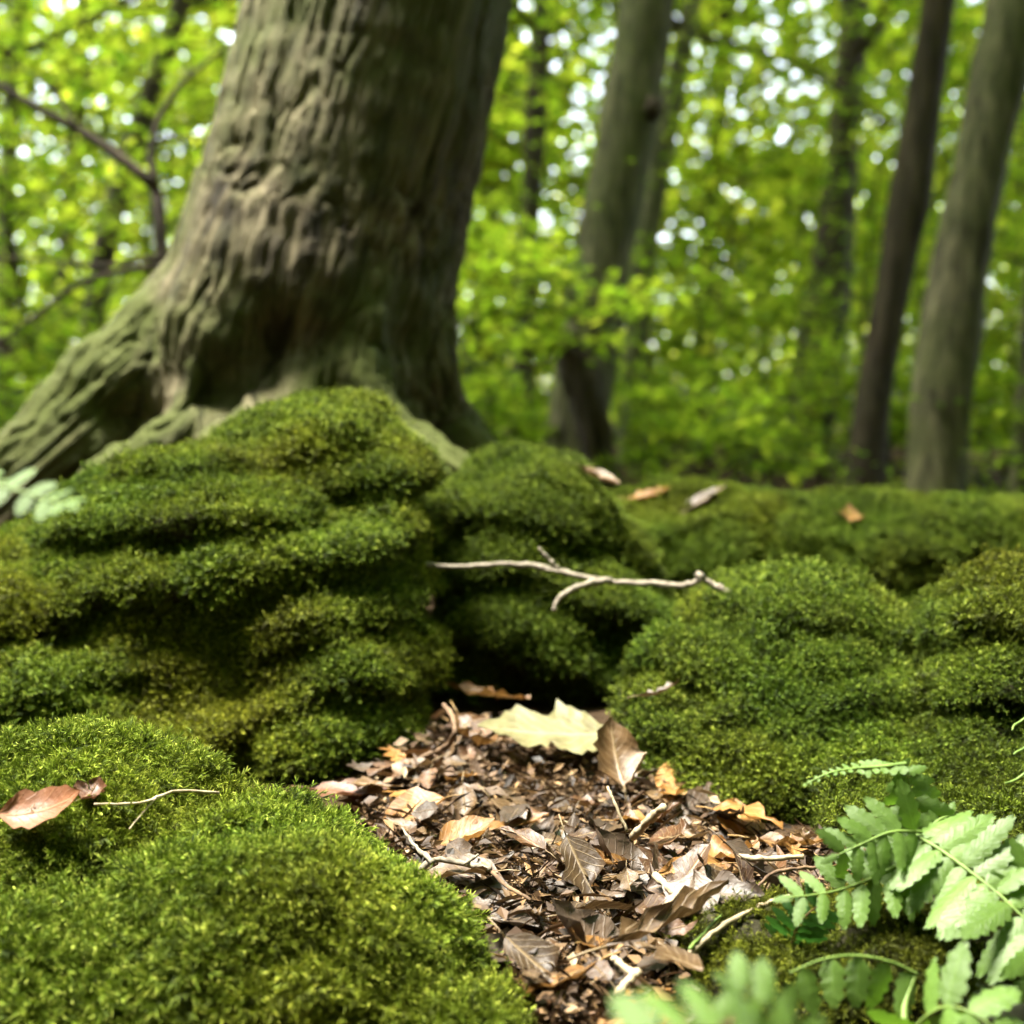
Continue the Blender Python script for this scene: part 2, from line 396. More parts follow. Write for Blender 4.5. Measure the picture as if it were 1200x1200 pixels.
def tri_data(me):
    me.calc_loop_triangles()
    t = np.empty(len(me.loop_triangles) * 3, np.int32); me.loop_triangles.foreach_get('vertices', t); t = t.reshape(-1, 3)
    return t
def scatter_moss(parent, me, src, per_m2, tint, mask=None, size=(.75, 1.3), up=.25, name='moss'):
    """moss carpet over mesh me (parent's own space); tint(points)->(olive, deep, value); mask(points, normals)->0..1"""
    co, no, tri = co_of(me), no_of(me), tri_data(me)
    a, b, c = co[tri[:, 0]], co[tri[:, 1]], co[tri[:, 2]]
    area = .5 * np.linalg.norm(np.cross(b - a, c - a), axis=1)
    cen, nn = (a + b + c) / 3, no[tri].mean(1)
    wgt = area * (mask(cen, nn) if mask is not None else 1)
    n = int(wgt.sum() * per_m2)
    pick = RNG.choice(len(tri), n, p=wgt / wgt.sum())
    u, v = RNG.random(n), RNG.random(n); f = u + v > 1; u[f], v[f] = 1 - u[f], 1 - v[f]
    p = a[pick] + (b - a)[pick] * u[:, None] + (c - a)[pick] * v[:, None]
    nv = nn[pick]; nv /= np.linalg.norm(nv, axis=1)[:, None] + 1e-9
    nv = nv + np.array([0, 0, up]) + RNG.normal(size=(n, 3)) * .22
    nv /= np.linalg.norm(nv, axis=1)[:, None]
    # Z to nv with a random spin first: euler XYZ = Rz(az) Ry(po) Rz(spin) -> build via matrices
    az, po, sp = np.arctan2(nv[:, 1], nv[:, 0]), np.arccos(np.clip(nv[:, 2], -1, 1)), RNG.uniform(0, 6.283, n)
    ca, sa, cp, sn, cs, ss = np.cos(az), np.sin(az), np.cos(po), np.sin(po), np.cos(sp), np.sin(sp)
    m00 = ca * cp * cs - sa * ss; m10 = sa * cp * cs + ca * ss; m20 = -sn * cs
    m21 = sn * ss; m22 = cp
    rot = np.stack([np.arctan2(m21, m22), -np.arcsin(np.clip(m20, -1, 1)), np.arctan2(m10, m00)], 1)
    pm = bpy.data.meshes.new(name); pm.vertices.add(n); pm.vertices.foreach_set('co', p.astype(np.float32).ravel())
    attr(pm, 'rot', rot, 'FLOAT_VECTOR'); attr(pm, 'size', RNG.uniform(*size, n) * (1 + .55 * fbm(p * 30, 2)))
    pk = pm.attributes.new('pick', 'INT', 'POINT'); pk.data.foreach_set('value', RNG.integers(0, len(SRC[src].objects), n).astype(np.int32))
    attr(pm, 'tint', np.clip(np.stack(tint(p), 1), 0, 2), 'FLOAT_VECTOR')
    pm.materials.append(M['moss'])
    o = bpy.data.objects.new(name, pm); COL.objects.link(o); o.parent = parent
    md = o.modifiers.new('scatter', 'NODES'); md.node_group = NG[src]
    tag(o, kind='stuff')
    return o

# ------------------------------------------------------------------ boulders: joined lobes, remeshed, weathered
def ico(sub=3):
    import bmesh
    bm = bmesh.new(); bmesh.ops.create_icosphere(bm, subdivisions=sub, radius=1)
    V = np.array([v.co[:] for v in bm.verts]); F = [tuple(v.index for v in f.verts) for f in bm.faces]; bm.free()
    return V, F
ICO = ico(4)
def fuse(mb, voxel, smooth_it, org):
    me = mb.mesh('lobes', org)
    o = bpy.data.objects.new('lobes', me); COL.objects.link(o)
    r = o.modifiers.new('r', 'REMESH'); r.mode = 'VOXEL'; r.voxel_size = voxel; r.use_smooth_shade = True
    s = o.modifiers.new('s', 'SMOOTH'); s.factor = .5; s.iterations = smooth_it
    dg = bpy.context.evaluated_depsgraph_get(); dg.update()
    res = bpy.data.meshes.new_from_object(o.evaluated_get(dg))
    bpy.data.objects.remove(o); bpy.data.meshes.remove(me)
    res.polygons.foreach_set('use_smooth', np.ones(len(res.polygons), bool))
    return res
def blob(mb, px, py, d, rx, rz, rd):
    """ellipsoid lobe: centre at a photo pixel and depth, half-width and half-height in photo pixels there, half-depth in metres"""
    c = P(px, py, d); s = d / FPX
    V, F = ICO
    mb.add(V * np.array([rx * s, rd, rz * s]) + np.array(c), F)
def boulder(name, label, lobes, ledge=.016, ledge_h=.055, tilt=(0, 0), cushion=.007, rough=.012, voxel=.0055, cat='boulder', smooth_it=10, seed=0, foot=None):
    mb = MB()
    for L in lobes: blob(mb, *L)
    allv = np.vstack(mb.v); org = np.array([(allv[:, 0].min() + allv[:, 0].max()) / 2, (allv[:, 1].min() + allv[:, 1].max()) / 2, 0])
    if foot is None: org[2] = floor_z([org[0]], [org[1]])[0]
    me = fuse(mb, voxel, smooth_it, org)
    c, n = co_of(me), no_of(me); q = c + seed * 3.7
    big = fbm(q * 7, 3) * rough
    u = (c[:, 2] + c[:, 0] * tilt[0] + c[:, 1] * tilt[1]) / ledge_h + .8 * fbm(q * np.array([3.4, 3.4, 2.4]), 3)
    f = u - np.floor(u)
    amp = .35 + .9 * sstep(-.25, .35, perlin(q * 6 + 9))
    led = ledge * amp * (sstep(0, .16, f) * (1 - f) * 1.25 - .35)
    cush = -cushion * (np.abs(perlin(q * 26)) * 1.5 + np.abs(perlin(q * 58)) * .7) + cushion * .5
    side = np.clip(1.15 - np.abs(n[:, 2]), 0, 1)
    c = c + n * (big + led * side + cush)[:, None]
    set_co(me, c)
    root = empty(name, tuple(org)); tag(root, label, cat)
    body = obj('rock', me, M['rock'], root)
    return root, me, org
def tinter(olive, deep, val, seed, amp=.35):
    def f(p):
        q = p + seed
        return (olive + amp * 1.6 * fbm(q * 9, 3), deep + amp * 1.5 * fbm(q * 7 + 31, 3), val + .30 * fbm(q * 11, 2) + .18 * fbm(q * 26, 2) + RNG.normal(size=len(p)) * .10)
    return f
def moss_mask(lo=-.55, hi=.05, z0=-.02, holes=.30, seed=0):
    def f(c, n):
        m = sstep(lo, hi, n[:, 2]) * (c[:, 2] > z0)
        h = sstep(-.55, -.25, fbm((c + seed) * 14, 3))
        return m * (1 - holes + holes * h) + .10 * (c[:, 2] > z0)
    return f

# the near mound
r0, me0, _ = boulder('mossy_mound', 'bright fresh green moss mound carrying a curled brown leaf', [
    (50, 1130, .78, 300, 248, .13), (260, 1200, .73, 250, 225, .12), (-260, 1180, .80, 360, 262, .16), (400, 1270, .69, 200, 180, .10), (490, 1330, .63, 175, 165, .09), (40, 1320, .645, 360, 232, .08), (320, 1245, .655, 250, 222, .075)],
    ledge=.036, ledge_h=.075, tilt=(.25, .2), cushion=.008, rough=.016, voxel=.004, cat='mound', smooth_it=14, seed=1)
scatter_moss(r0, me0, 'fine', 62000, tinter(.22, .06, 1.10, 1, .40), moss_mask(-.6, -.1, .0, .15, 1), (.75, 1.35))
# big boulder on the left
r1, me1, _ = boulder('mossy_boulder', 'largest boulder, stepped ledges of yellow green moss below the leaning tree', [
    (255, 730, 1.25, 225, 200, .17), (372, 556, 1.33, 116, 86, .13), (270, 610, 1.32, 125, 82, .13), (120, 700, 1.30, 165, 90, .15), (395, 652, 1.25, 86, 72, .12), (300, 690, 1.26, 150, 72, .13),
    (40, 715, 1.24, 150, 74, .15), (372, 760, 1.19, 105, 80, .13), (240, 765, 1.20, 170, 74, .14), (70, 805, 1.17, 210, 78, .14), (372, 842, 1.14, 100, 72, .11), (200, 850, 1.13, 190, 68, .11), (20, 875, 1.12, 210, 62, .11),
    (-250, 720, 1.26, 220, 70, .18), (-250, 830, 1.22, 220, 90, .18), (375, 800, 1.22, 92, 120, .10)],
    ledge=.034, ledge_h=.064, tilt=(-.22, .1), cushion=.008, rough=.014, smooth_it=16, seed=2)
scatter_moss(r1, me1, 'mid', 30000, tinter(.34, .10, 1.22, 2, .55), moss_mask(-.6, .05, -.01, .35, 2))
# middle boulder
r2, me2, _ = boulder('mossy_boulder', 'domed mossy boulder above the dark gap behind the forked grey twig', [
    (612, 640, 1.46, 105, 108, .13), (640, 720, 1.42, 120, 90, .12), (690, 700, 1.46, 75, 90, .10), (670, 800, 1.38, 80, 75, .07), (560, 800, 1.40, 60, 80, .08), (730, 800, 1.42, 45, 70, .08)],
    ledge=.030, ledge_h=.075, tilt=(.2, .1), cushion=.008, rough=.010, seed=5)
scatter_moss(r2, me2, 'mid', 30000, tinter(.14, .30, 1.0, 5), moss_mask(-.9, .2, .01, .45, 5))
# right boulder
r3, me3, _ = boulder('mossy_boulder', 'rounded deep green mossy boulder behind the leaf litter under the twig end', [
    (930, 790, 1.17, 140, 112, .13), (840, 800, 1.14, 70, 62, .10), (950, 830, 1.10, 120, 55, .11), (835, 875, 1.08, 85, 60, .10), (985, 880, 1.06, 112, 52, .10), (905, 915, 1.03, 115, 55, .08) , (930, 850, 1.14, 150, 110, .10)],
    ledge=.048, ledge_h=.060, tilt=(.25, .1), cushion=.009, rough=.014, smooth_it=12, seed=8)
scatter_moss(r3, me3, 'mid', 30000, tinter(.14, .24, 1.05, 8, .5), moss_mask(-.6, .0, -.01, .3, 8))
# rock at the right edge
r4, me4, _ = boulder('mossy_boulder', 'brownish moss covered boulder rising behind the bright green fern', [
    (1225, 788, 1.06, 118, 130, .12), (1145, 885, 1.00, 72, 50, .08), (1200, 930, .95, 130, 80, .10), (1320, 850, 1.02, 150, 170, .14), (1050, 960, .93, 80, 45, .07), (1130, 985, .88, 120, 45, .07)],
    ledge=.048, ledge_h=.060, tilt=(-.2, .1), cushion=.009, rough=.015, seed=11)
def t4(p):
    o, d, v = tinter(.35, .25, .85, 11)(p); up = sstep(.12, .19, p[:, 2])
    return o + .60 * up, d - .2 * up, v - .25 * up
scatter_moss(r4, me4, 'mid', 30000, t4, moss_mask(-.6, .0, -.01, .35, 11))
# low mossy ledge behind
r5, me5, _ = boulder('mossy_ledge', 'long low ledge wrapped in moss in front of the woodland trunks', [
    *[(x, 655 + (x - 900) * .022 + 5 * math.sin(x * .021), 1.77, 95, 72, .13) for x in range(735, 1460, 55)], *[(x, 712, 1.75, 110, 55, .11) for x in range(780, 1400, 90)]],
    ledge=.022, ledge_h=.10, cushion=.013, rough=.018, smooth_it=12, cat='ledge', seed=14)
scatter_moss(r5, me5, 'mid', 24000, tinter(.08, .18, 1.25, 14), moss_mask(-.6, -.1, -.1, .25, 14))
# low moss on the ground by the fern
r6, me6, _ = boulder('moss_patch', 'thin olive moss patch on bare soil under the fern fronds', [
    (900, 1130, .70, 110, 42, .07), (1030, 1125, .69, 130, 50, .07), (1150, 1110, .70, 110, 60, .07), (1260, 1110, .70, 110, 70, .07)],
    ledge=.004, ledge_h=.04, cushion=.006, rough=.012, voxel=.004, cat='moss', seed=17)
scatter_moss(r6, me6, 'fine', 30000, tinter(.75, .1, .72, 17), moss_mask(-.3, .2, -.01, .75, 17), (.45, .85))

# ------------------------------------------------------------------ the leaning tree
def limb(mb, pts, step=.5):
    """pts: (px, py, d, radius in photo px); spheres strung close together"""
    q = spline([(*P(a, b, d), r * d / FPX) for a, b, d, r in pts], 60)
    pos, k = 0, [q[0]]
    for s in q[1:]:
        if np.linalg.norm(s[:3] - k[-1][:3]) > step * .45 * s[3]: k.append(s)
    V, F = ICO3
    for s in k: mb.add(V * s[3] + s[:3], F)
    return q
ICO3 = ico(3)
TD = 1.95
mb = MB()
ax = limb(mb, [(505, -420, TD + .05, 148), (480, -200, TD + .02, 150), (452, -20, TD, 152), (420, 130, TD, 156), (385, 270, TD, 160), (355, 390, TD, 172), (335, 500, TD + .03, 190), (325, 600, TD + .05, 200)])
rt = limb(mb, [(310, 290, TD, 75), (225, 382, TD - .03, 72), (130, 474, TD - .07, 70), (30, 566, TD - .12, 68), (-80, 655, TD - .15, 62), (-220, 670, TD - .15, 45)])
r_b = limb(mb, [(465, 330, TD, 60), (490, 430, TD - .02, 52), (515, 500, TD, 45), (560, 545, TD - .03, 36), (610, 590, TD - .08, 28)])
r_c = limb(mb, [(385, 350, TD - .10, 45), (425, 410, TD - .14, 34), (435, 470, TD - .18, 30), (500, 520, TD - .24, 26), (560, 560, TD - .30, 24)])
r_d = limb(mb, [(260, 380, TD - .10, 40), (235, 450, TD - .17, 36), (190, 520, TD - .2, 34), (120, 560, TD - .24, 28)])
r_e = limb(mb, [(320, 400, TD - .13, 34), (285, 470, TD - .2, 30), (260, 530, TD - .22, 26)])
org = np.array(P(340, 600, TD)); org[2] = floor_z([org[0]], [org[1]])[0]
tme = fuse(mb, .0048, 6, org)
c = co_of(tme) + org; n = no_of(tme)
lines = [ax, rt, r_b, r_c, r_d, r_e]
best = np.full(len(c), 1e9); grain = np.zeros((len(c), 3))
for li, L in enumerate(lines):
    if L[0, 2] < L[-1, 2]: L = L[::-1]
    arc = np.concatenate([[0], np.cumsum(np.linalg.norm(np.diff(L[:, :3], axis=0), axis=1))])
    L = spline(np.column_stack([L, arc]), 150); rel = c[:, None, :] - L[None, ::3, :3]        # soft projection on the limb's axis
    d2 = (rel ** 2).sum(2) / L[None, ::3, 3] ** 2; wt = np.exp(-(d2 - d2.min(1)[:, None]) * 14); wt /= wt.sum(1)[:, None]
    q_ = wt @ L[::3]; of = c - q_[:, :3]; dd = np.linalg.norm(of, axis=1) / q_[:, 3]; m_ = dd < best
    best[m_] = dd[m_]; grain[m_] = of[m_] + np.outer(q_[m_, 4], [.05, .05, .09]) + li * 2.3
grain = grain + .006 * np.stack([fbm(c * 6, 3), fbm(c * 6 + 7, 3), fbm(c * 6 + 19, 3)], 1)
fur = lambda k, wd: 1 - sstep(0, wd, np.abs(perlin(grain * k + k)))
ridg = fur(38, .17) + .6 * fur(60, .22)
low = sstep(.66, .34, c[:, 2])
gnarl = fbm(c * np.array([11, 11, 9]), 4)
disp = -.0062 * ridg * (.55 + .8 * sstep(-.4, .4, perlin(c * 5))) + 0 * c[:, 0] + .008 * fbm(c * np.array([6, 6, 3]), 3) + low * .014 * gnarl
for hx, hy, hd, hr, ha in ((325, 395, TD - .19, .055, .06), (232, 455, TD - .22, .05, .06), (492, 400, TD - .15, .035, .03), (150, 490, TD - .16, .04, .03), (300, 430, TD - .2, .05, .05)):
    disp = disp - ha * np.exp(-(np.linalg.norm((c - np.array(P(hx, hy, hd))) * [1, .6, 1.2], axis=1) / hr) ** 2)
set_co(tme, c - org + n * disp[:, None])
attr(tme, 'grain', grain, 'FLOAT_VECTOR')
attr(tme, 'mossy', np.clip(.55 * low * sstep(-.2, .3, perlin(c * 6 + 40)) + .45 * sstep(.15, .6, n[:, 2]) * low, 0, .85))
tree = empty('old_tree', tuple(org)); tag(tree, 'thick leaning tree with gnarled buttress roots above the largest boulder', 'tree')
obj('trunk', tme, M['bark'], tree)

# ------------------------------------------------------------------ leaves of the living trees
def leaf_mesh(name, cen, L, flat=.35, aspect=.55, org=(0, 0, 0), tint=None):
    """one folded diamond leaf for each centre"""
    n = len(cen); L = np.broadcast_to(L, (n,))
    az = RNG.uniform(0, 6.283, n)
    d = np.stack([np.cos(az), np.sin(az), RNG.normal(size=n) * flat - .25], 1); d /= np.linalg.norm(d, axis=1)[:, None]
    up = np.stack([RNG.normal(size=n) * flat, RNG.normal(size=n) * flat, np.ones(n)], 1)
    s = np.cross(up, d); s /= np.linalg.norm(s, axis=1)[:, None] + 1e-9
    nz = np.cross(d, s)
    b = cen - d * (L / 2)[:, None]; t = cen + d * (L / 2)[:, None]
    wv = s * (L * aspect / 2)[:, None]; rs = nz * (L * .10)[:, None]
    m = cen - d * (L * .06)[:, None] + rs
    V = np.stack([b, m - wv, t, m + wv], 1).reshape(-1, 3) - np.asarray(org)
    i = np.arange(n)[:, None] * 4
    F = np.concatenate([i + [0, 1, 2], i + [0, 2, 3]], 0)
    me = mesh_from(name, V, F, False)
    if tint is None: tint = RNG.random(n)
    attr(me, 'tint', np.repeat(np.clip(tint, 0, 1), 4))
    return me
def sprays(centres, per, rad, flat):
    """leaf centres in flattened sprays around the given centres"""
    k = len(centres); per = max(1, int(per))
    o = RNG.normal(size=(k, per, 3)) * np.array([1, 1, flat])
    return (np.repeat(centres, per, 0) + (o * np.asarray(rad).reshape(-1, 1, 1)).reshape(-1, 3))
def trunk_mesh(pts_r, org, seg=20, n=46, rough=.085, extra=None):
    q = spline(pts_r, n)
    V, F = tube(q[:, :3], q[:, 3], seg)
    ctr = np.vstack([np.repeat(q[:, :3], seg, 0), q[:1, :3], q[-1:, :3]])
    rad = np.concatenate([np.repeat(q[:, 3], seg), q[:1, 3], q[-1:, 3]])
    dv = V - ctr; ln = np.linalg.norm(dv, axis=1)[:, None] + 1e-9
    g = V * np.array([1, 1, .16])
    V = V + dv / ln * (rad * (rough * 2.2 * fbm(V * np.array([2.4, 2.4, 1.2]), 3) + rough * fbm(g * 26, 2)))[:, None]
    mb = MB(); mb.add(V, F); G = [g]
    for e in (extra or []):
        v2, f2 = tube(e[:, :3], e[:, 3], 6); mb.add(v2, f2); G.append(v2 * np.array([1, 1, .2]))
    me = mb.mesh('trunk', org); attr(me, 'grain', np.vstack(G), 'FLOAT_VECTOR'); attr(me, 'mossy', np.zeros(len(me.vertices)))
    return me
def forest_tree(label, pts, m, top=9.0, crown=(5.0, 2.4, 26, 60), group=None, name='forest_tree', knot=None):
    """pts: (px, py, d, half-width px) from the foot up; crown: height of its middle, radius, sprays, leaves in each"""
    q = [np.array((*P(a, b, d), h * d / FPX)) for a, b, d, h in pts]
    foot = q[0].copy(); foot[2] = floor_z([foot[0]], [foot[1]])[0] - .03; foot[3] *= 1.25
    if foot[2] < q[0][2] - .05: q = [foot] + q
    e = q[-1] - q[-2]; e = e / e[2]
    zs = [z for z in (3.0, 5.0, top) if z > q[-1][2] + .4]
    for z in zs:
        s = q[-1] + e * (z - q[-1][2]); s[3] = q[-1][3] * (.82 if z < top else .35); q.append(s)
    org = q[0][:3]
    hub = np.array([np.interp(crown[0], [a[2] for a in q], [a[j] for a in q]) for j in range(3)])
    ctr = hub + RNG.normal(size=(crown[2], 3)) * np.array([.5, .5, .38]) * crown[1]
    ex = []
    for k in ctr[::2]:
        zb = max(2.5, k[2] - .8 - .3 * np.linalg.norm(k[:2] - hub[:2]))
        s = np.array([np.interp(zb, [a[2] for a in q], [a[j] for a in q]) for j in range(3)])
        mid = (s + k) / 2 + np.array([0, 0, .12]); ex.append(np.array([(*s, .030), (*mid, .018), (*k, .006)]))
    root = empty(name, tuple(org)); tag(root, label, 'tree', group)
    obj('trunk', trunk_mesh(q, org, extra=ex), m, root)
    if knot:
        kv = ICO3[0] * np.array([.045, .04, .05]) * (1 + .3 * fbm(ICO3[0] * 2, 3))[:, None] + np.array(P(*knot))
        km = mesh_from('knot', kv - org, ICO3[1]); attr(km, 'grain', kv, 'FLOAT_VECTOR'); attr(km, 'mossy', np.zeros(len(kv))); obj('knot', km, M['bark_brown'], root)
    lv = sprays(ctr, crown[3], RNG.uniform(.28, .5, len(ctr)), .3)
    obj('crown', leaf_mesh('crown', lv, RNG.uniform(.07, .12, len(lv)), org=org, tint=RNG.normal(.5, .22, len(lv))), M['leaf_far'], root)
    return root
e_ = ax[0, :3]; ud = (ax[0, :3] - ax[8, :3]); ud /= ud[2]
upq = np.array([(*(e_ - ud * .12), ax[0, 3] * .97), (*(e_ + ud * .8), ax[0, 3] * .9), (*(e_ + ud * 2.2 * np.array([.5, .5, 1])), ax[0, 3] * .7), (*(e_ + ud * 4.4 * np.array([.3, .3, 1])), ax[0, 3] * .3)])
hub = upq[3, :3]; ctr = hub + RNG.normal(size=(34, 3)) * np.array([.9, .9, .6])
ex = [np.array([(*(upq[2, :3] + (hub - upq[2, :3]) * RNG.uniform(0, .9)), .035), (*((hub + k) / 2 + [0, 0, .1]), .02), (*k, .006)]) for k in ctr[::2]]
obj('upper_trunk', trunk_mesh(upq, org, seg=36, n=40, rough=.05, extra=ex), M['bark'], tree)
lv = sprays(ctr, 50, RNG.uniform(.28, .5, len(ctr)), .3)
obj('crown', leaf_mesh('crown', lv, RNG.uniform(.07, .12, len(lv)), org=org, tint=RNG.normal(.5, .22, len(lv))), M['leaf_far'], tree)
forest_tree('tall grey green trunk with a small dark knot behind the domed boulder', [(668, 545, 5.6, 40), (690, 420, 5.6, 36), (715, 260, 5.6, 34), (745, 100, 5.6, 34), (760, 0, 5.6, 33)], M['bark_grey'], crown=(4.2, 2.0, 26, 60), knot=(765, 128, 5.48))
forest_tree('pale slim trunk close behind the tall grey green trunk', [(735, 560, 7.5, 13), (752, 330, 7.5, 13), (772, 200, 7.5, 13), (800, 60, 7.5, 12)], M['bark_grey'], crown=(4.5, 2.2, 22, 60))
forest_tree('broad pale trunk beside the slender dark trunk beyond the ledge', [(1090, 600, 4.6, 36), (1108, 440, 4.6, 35), (1135, 260, 4.6, 34), (1165, 110, 4.6, 33), (1190, 0, 4.6, 33)], M['bark_grey'], crown=(3.8, 1.8, 24, 60))
forest_tree('slender dark brown trunk rising behind the mossy ledge', [(1008, 600, 5.4, 22), (1022, 480, 5.4, 21), (1045, 340, 5.4, 21), (1068, 220, 5.4, 22), (1085, 100, 5.4, 21), (1100, 0, 5.4, 20)], M['bark_brown'], crown=(4.2, 1.8, 22, 60))
forest_tree('short looking brown trunk half hidden by leaves in the far wood', [(950, 515, 8.2, 30), (960, 420, 8.2, 29), (973, 330, 8.2, 25), (985, 200, 8.2, 20)], M['bark_brown'], crown=(4.4, 2.0, 26, 60))
forest_tree('thin pale trunk at the far end of the mossy ledge', [(1190, 610, 5.0, 12), (1198, 500, 5.0, 12), (1215, 300, 5.0, 11)], M['bark_grey'], crown=(4.0, 1.5, 20, 50))
sq = np.array([(*P(706, 560, 5.0), .07), (*P(696, 500, 5.0), .075), (*P(680, 450, 5.0), .085), (*P(668, 412, 5.0), .07), (*P(660, 392, 5.0), .03)])
so = np.array(P(706, 560, 5.0)); so[2] = floor_z([so[0]], [so[1]])[0]
tag(obj('dead_stem', trunk_mesh(np.vstack([(*so, .08), sq]), so, 18, 30, .22), M['bark_brown'], None, tuple(so)), 'dark rotten broken stem at the foot of the grey green trunk', 'tree stump')
forest_tree('thin brown trunk between the leaning tree and the grey green trunk', [(606, 530, 8, 14), (612, 420, 8, 13), (622, 250, 8, 12), (632, 60, 8, 11)], M['bark_brown'], crown=(4.6, 2.0, 22, 60))
forest_tree('thin dark trunk leaning in the wood beside the left root', [(95, 520, 7, 15), (108, 380, 7, 14), (135, 240, 7, 13), (200, 40, 7, 12)], M['bark_brown'], crown=(4.4, 2.0, 22, 60))
forest_tree('slim dark trunk farthest along the left root side', [(5, 520, 8, 11), (8, 300, 8, 10), (12, 150, 8, 10), (20, 0, 8, 9)], M['bark_brown'], crown=(4.5, 2.0, 22, 60))
for k, (px, d, hw) in enumerate([(560, 13, 13), (815, 12, 11), (60, 12, 12), (1245, 9, 20)]):
    forest_tree('far brown trunk dim among the leaves of the wood', [(px, 505, d, hw), (px + 10 + 4 * k % 9, 300, d, hw * .9), (px + 35, 60, d, hw * .8)], M['bark_brown'], top=9, crown=(5.2, 2.5, 26, 50), group='far trunks in the wood')

# ------------------------------------------------------------------ saplings and shrubs of the understorey
def sapling(x, y, h, rad, nb, per, label, group, mt='leaf_near', lsz=(.05, .085), name='sapling', tint=.5, low=.15):
    z0 = float(floor_z([x], [y])[0]) - .02
    org = np.array([x, y, z0]); lean = RNG.normal(size=2) * .10 * h
    st = np.array([(x, y, z0, .012 * h ** .5 + .006), (x + lean[0] * .4, y + lean[1] * .4, z0 + h * .5, .009), (x + lean[0], y + lean[1], z0 + h, .003)])
    q = spline(st, 14); ex, ctr = [], []
    for k in range(nb):
        f = low + (1 - low) * (k + RNG.random()) / nb
        s = np.array([np.interp(f * 13, range(14), q[:, j]) for j in range(3)])
        a = RNG.uniform(0, 6.283); ln = rad * (1.15 - .75 * f) * RNG.uniform(.6, 1.15)
        tip = s + np.array([math.cos(a) * ln, math.sin(a) * ln, ln * RNG.uniform(.05, .5)])
        ex.append(np.array([(*s, .006), (*((s + tip) / 2 + [0, 0, .06 * ln]), .004), (*tip, .0015)]))
        for t in (.45, .72, 1.0):
            ctr.append(s + (tip - s) * t)
    root = empty(name, tuple(org)); tag(root, label, 'tree' if name == 'sapling' else 'shrub', group)
    obj('trunk', trunk_mesh(q, org, 8, 14, .03, ex), M['bark_brown'], root)
    ctr = np.array(ctr)
    lv = sprays(ctr, per, np.full(len(ctr), rad * .17), .22)
    obj('crown', leaf_mesh('crown', lv, RNG.uniform(*lsz, len(lv)), org=org, tint=RNG.normal(tint, .2, len(lv))), M[mt], root)
def at(px, d):
    p = P(px, 480, d); return p.x, p.y
GS = 'leafy saplings of the understorey'
LS = 'leafy green sapling out of focus in the wood behind the mossy rocks'
for px, d, h, rad, nb, tint in [(620, 6.5, 2.4, 1.1, 26, .35), (820, 7.5, 2.6, 1.2, 26, .45), (890, 7.4, 1.0, .8, 18, .5), (1000, 8.0, 2.8, 1.3, 26, .3),
                                (760, 9.5, 3.0, 1.4, 26, .55), (1180, 7.0, 2.4, 1.0, 24, .4), (1060, 10.5, 3.4, 1.5, 26, .5), (930, 11, 3.6, 1.5, 26, .6), (560, 9.0, 3.0, 1.3, 24, .5),
                                (60, 5.2, 1.9, .9, 26, .45), (170, 6.5, 2.6, 1.1, 28, .55), (-30, 7.5, 2.8, 1.2, 24, .5), (110, 10, 3.6, 1.5, 26, .65), (230, 9.0, 3.4, 1.4, 24, .6), (1270, 6.0, 2.2, 1.0, 22, .4), (1120, 6.6, 1.2, .9, 18, .55), (700, 12, 3.6, 1.6, 24, .6)]:
    x, y = at(px, d); sapling(x, y, h, rad, nb, 16, LS, GS, tint=tint)
x, y = at(700, 4.7); sapling(x, y, .95, .7, 14, 14, 'small leafy sapling spreading before the tall grey green trunk', None, tint=.5, low=.62)
GB = 'low leafy plants on the forest floor'
LB = 'low bright green leafy plant behind the mossy ledge'
for px, d, h, rad in [(765, 6.4, .40, .45), (830, 4.8, .45, .5), (905, 5.9, .34, .42), (1045, 6.4, .6, .6), (1130, 6.6, .6, .6), (1195, 6.2, .5, .5), (625, 6.6, .5, .5), (575, 5.6, .55, .45), (870, 6.3, .6, .6), (1055, 6.0, .5, .5), (815, 6.8, .6, .6), (1260, 4.6, .5, .5), (10, 4.2, .5, .5), (90, 4.8, .6, .6), (960, 6.5, .7, .7)]:
    x, y = at(px, d); sapling(x, y, h, rad, 12, 14, LB, GB, lsz=(.04, .07), name='leafy_plant', tint=.40, low=.3)

# bare branch of a dead sapling beside the leaning tree
bs = MB()
D0 = 2.9
def br(pts, r0, r1, d=D0):
    q = spline([tuple(P(a, b, d + k * .02)) for k, (a, b) in enumerate(pts)], 16); V, F = tube(q, np.linspace(r0, r1, 16), 7); bs.add(V, F)
br([(210, 620), (196, 420), (190, 300), (186, 240), (178, 212)], .020, .013)
br([(180, 216), (135, 180), (85, 148), (35, 122), (-30, 85), (-120, 60)], .015, .006)
br([(183, 225), (178, 170), (200, 115), (245, 70), (290, 40)], .010, .003)
br([(190, 300), (120, 312), (60, 306), (-20, 300)], .008, .003)
br([(192, 310), (100, 330), (30, 380), (-30, 420)], .009, .003)
br([(90, 150), (60, 105), (20, 75)], .006, .002)
br([(182, 165), (230, 160), (262, 165)], .005, .002)
fo = np.array(P(210, 620, D0)); fo[2] = floor_z([fo[0]], [fo[1]])[0]
bm_ = bs.mesh('bare_sapling', fo); attr(bm_, 'grain', co_of(bm_), 'FLOAT_VECTOR'); attr(bm_, 'mossy', np.zeros(len(bm_.vertices)))
tag(obj('bare_sapling', bm_, M['bark_brown'], None, tuple(fo)), 'bare dark sapling with crooked branches beside the leaning trunk', 'tree')

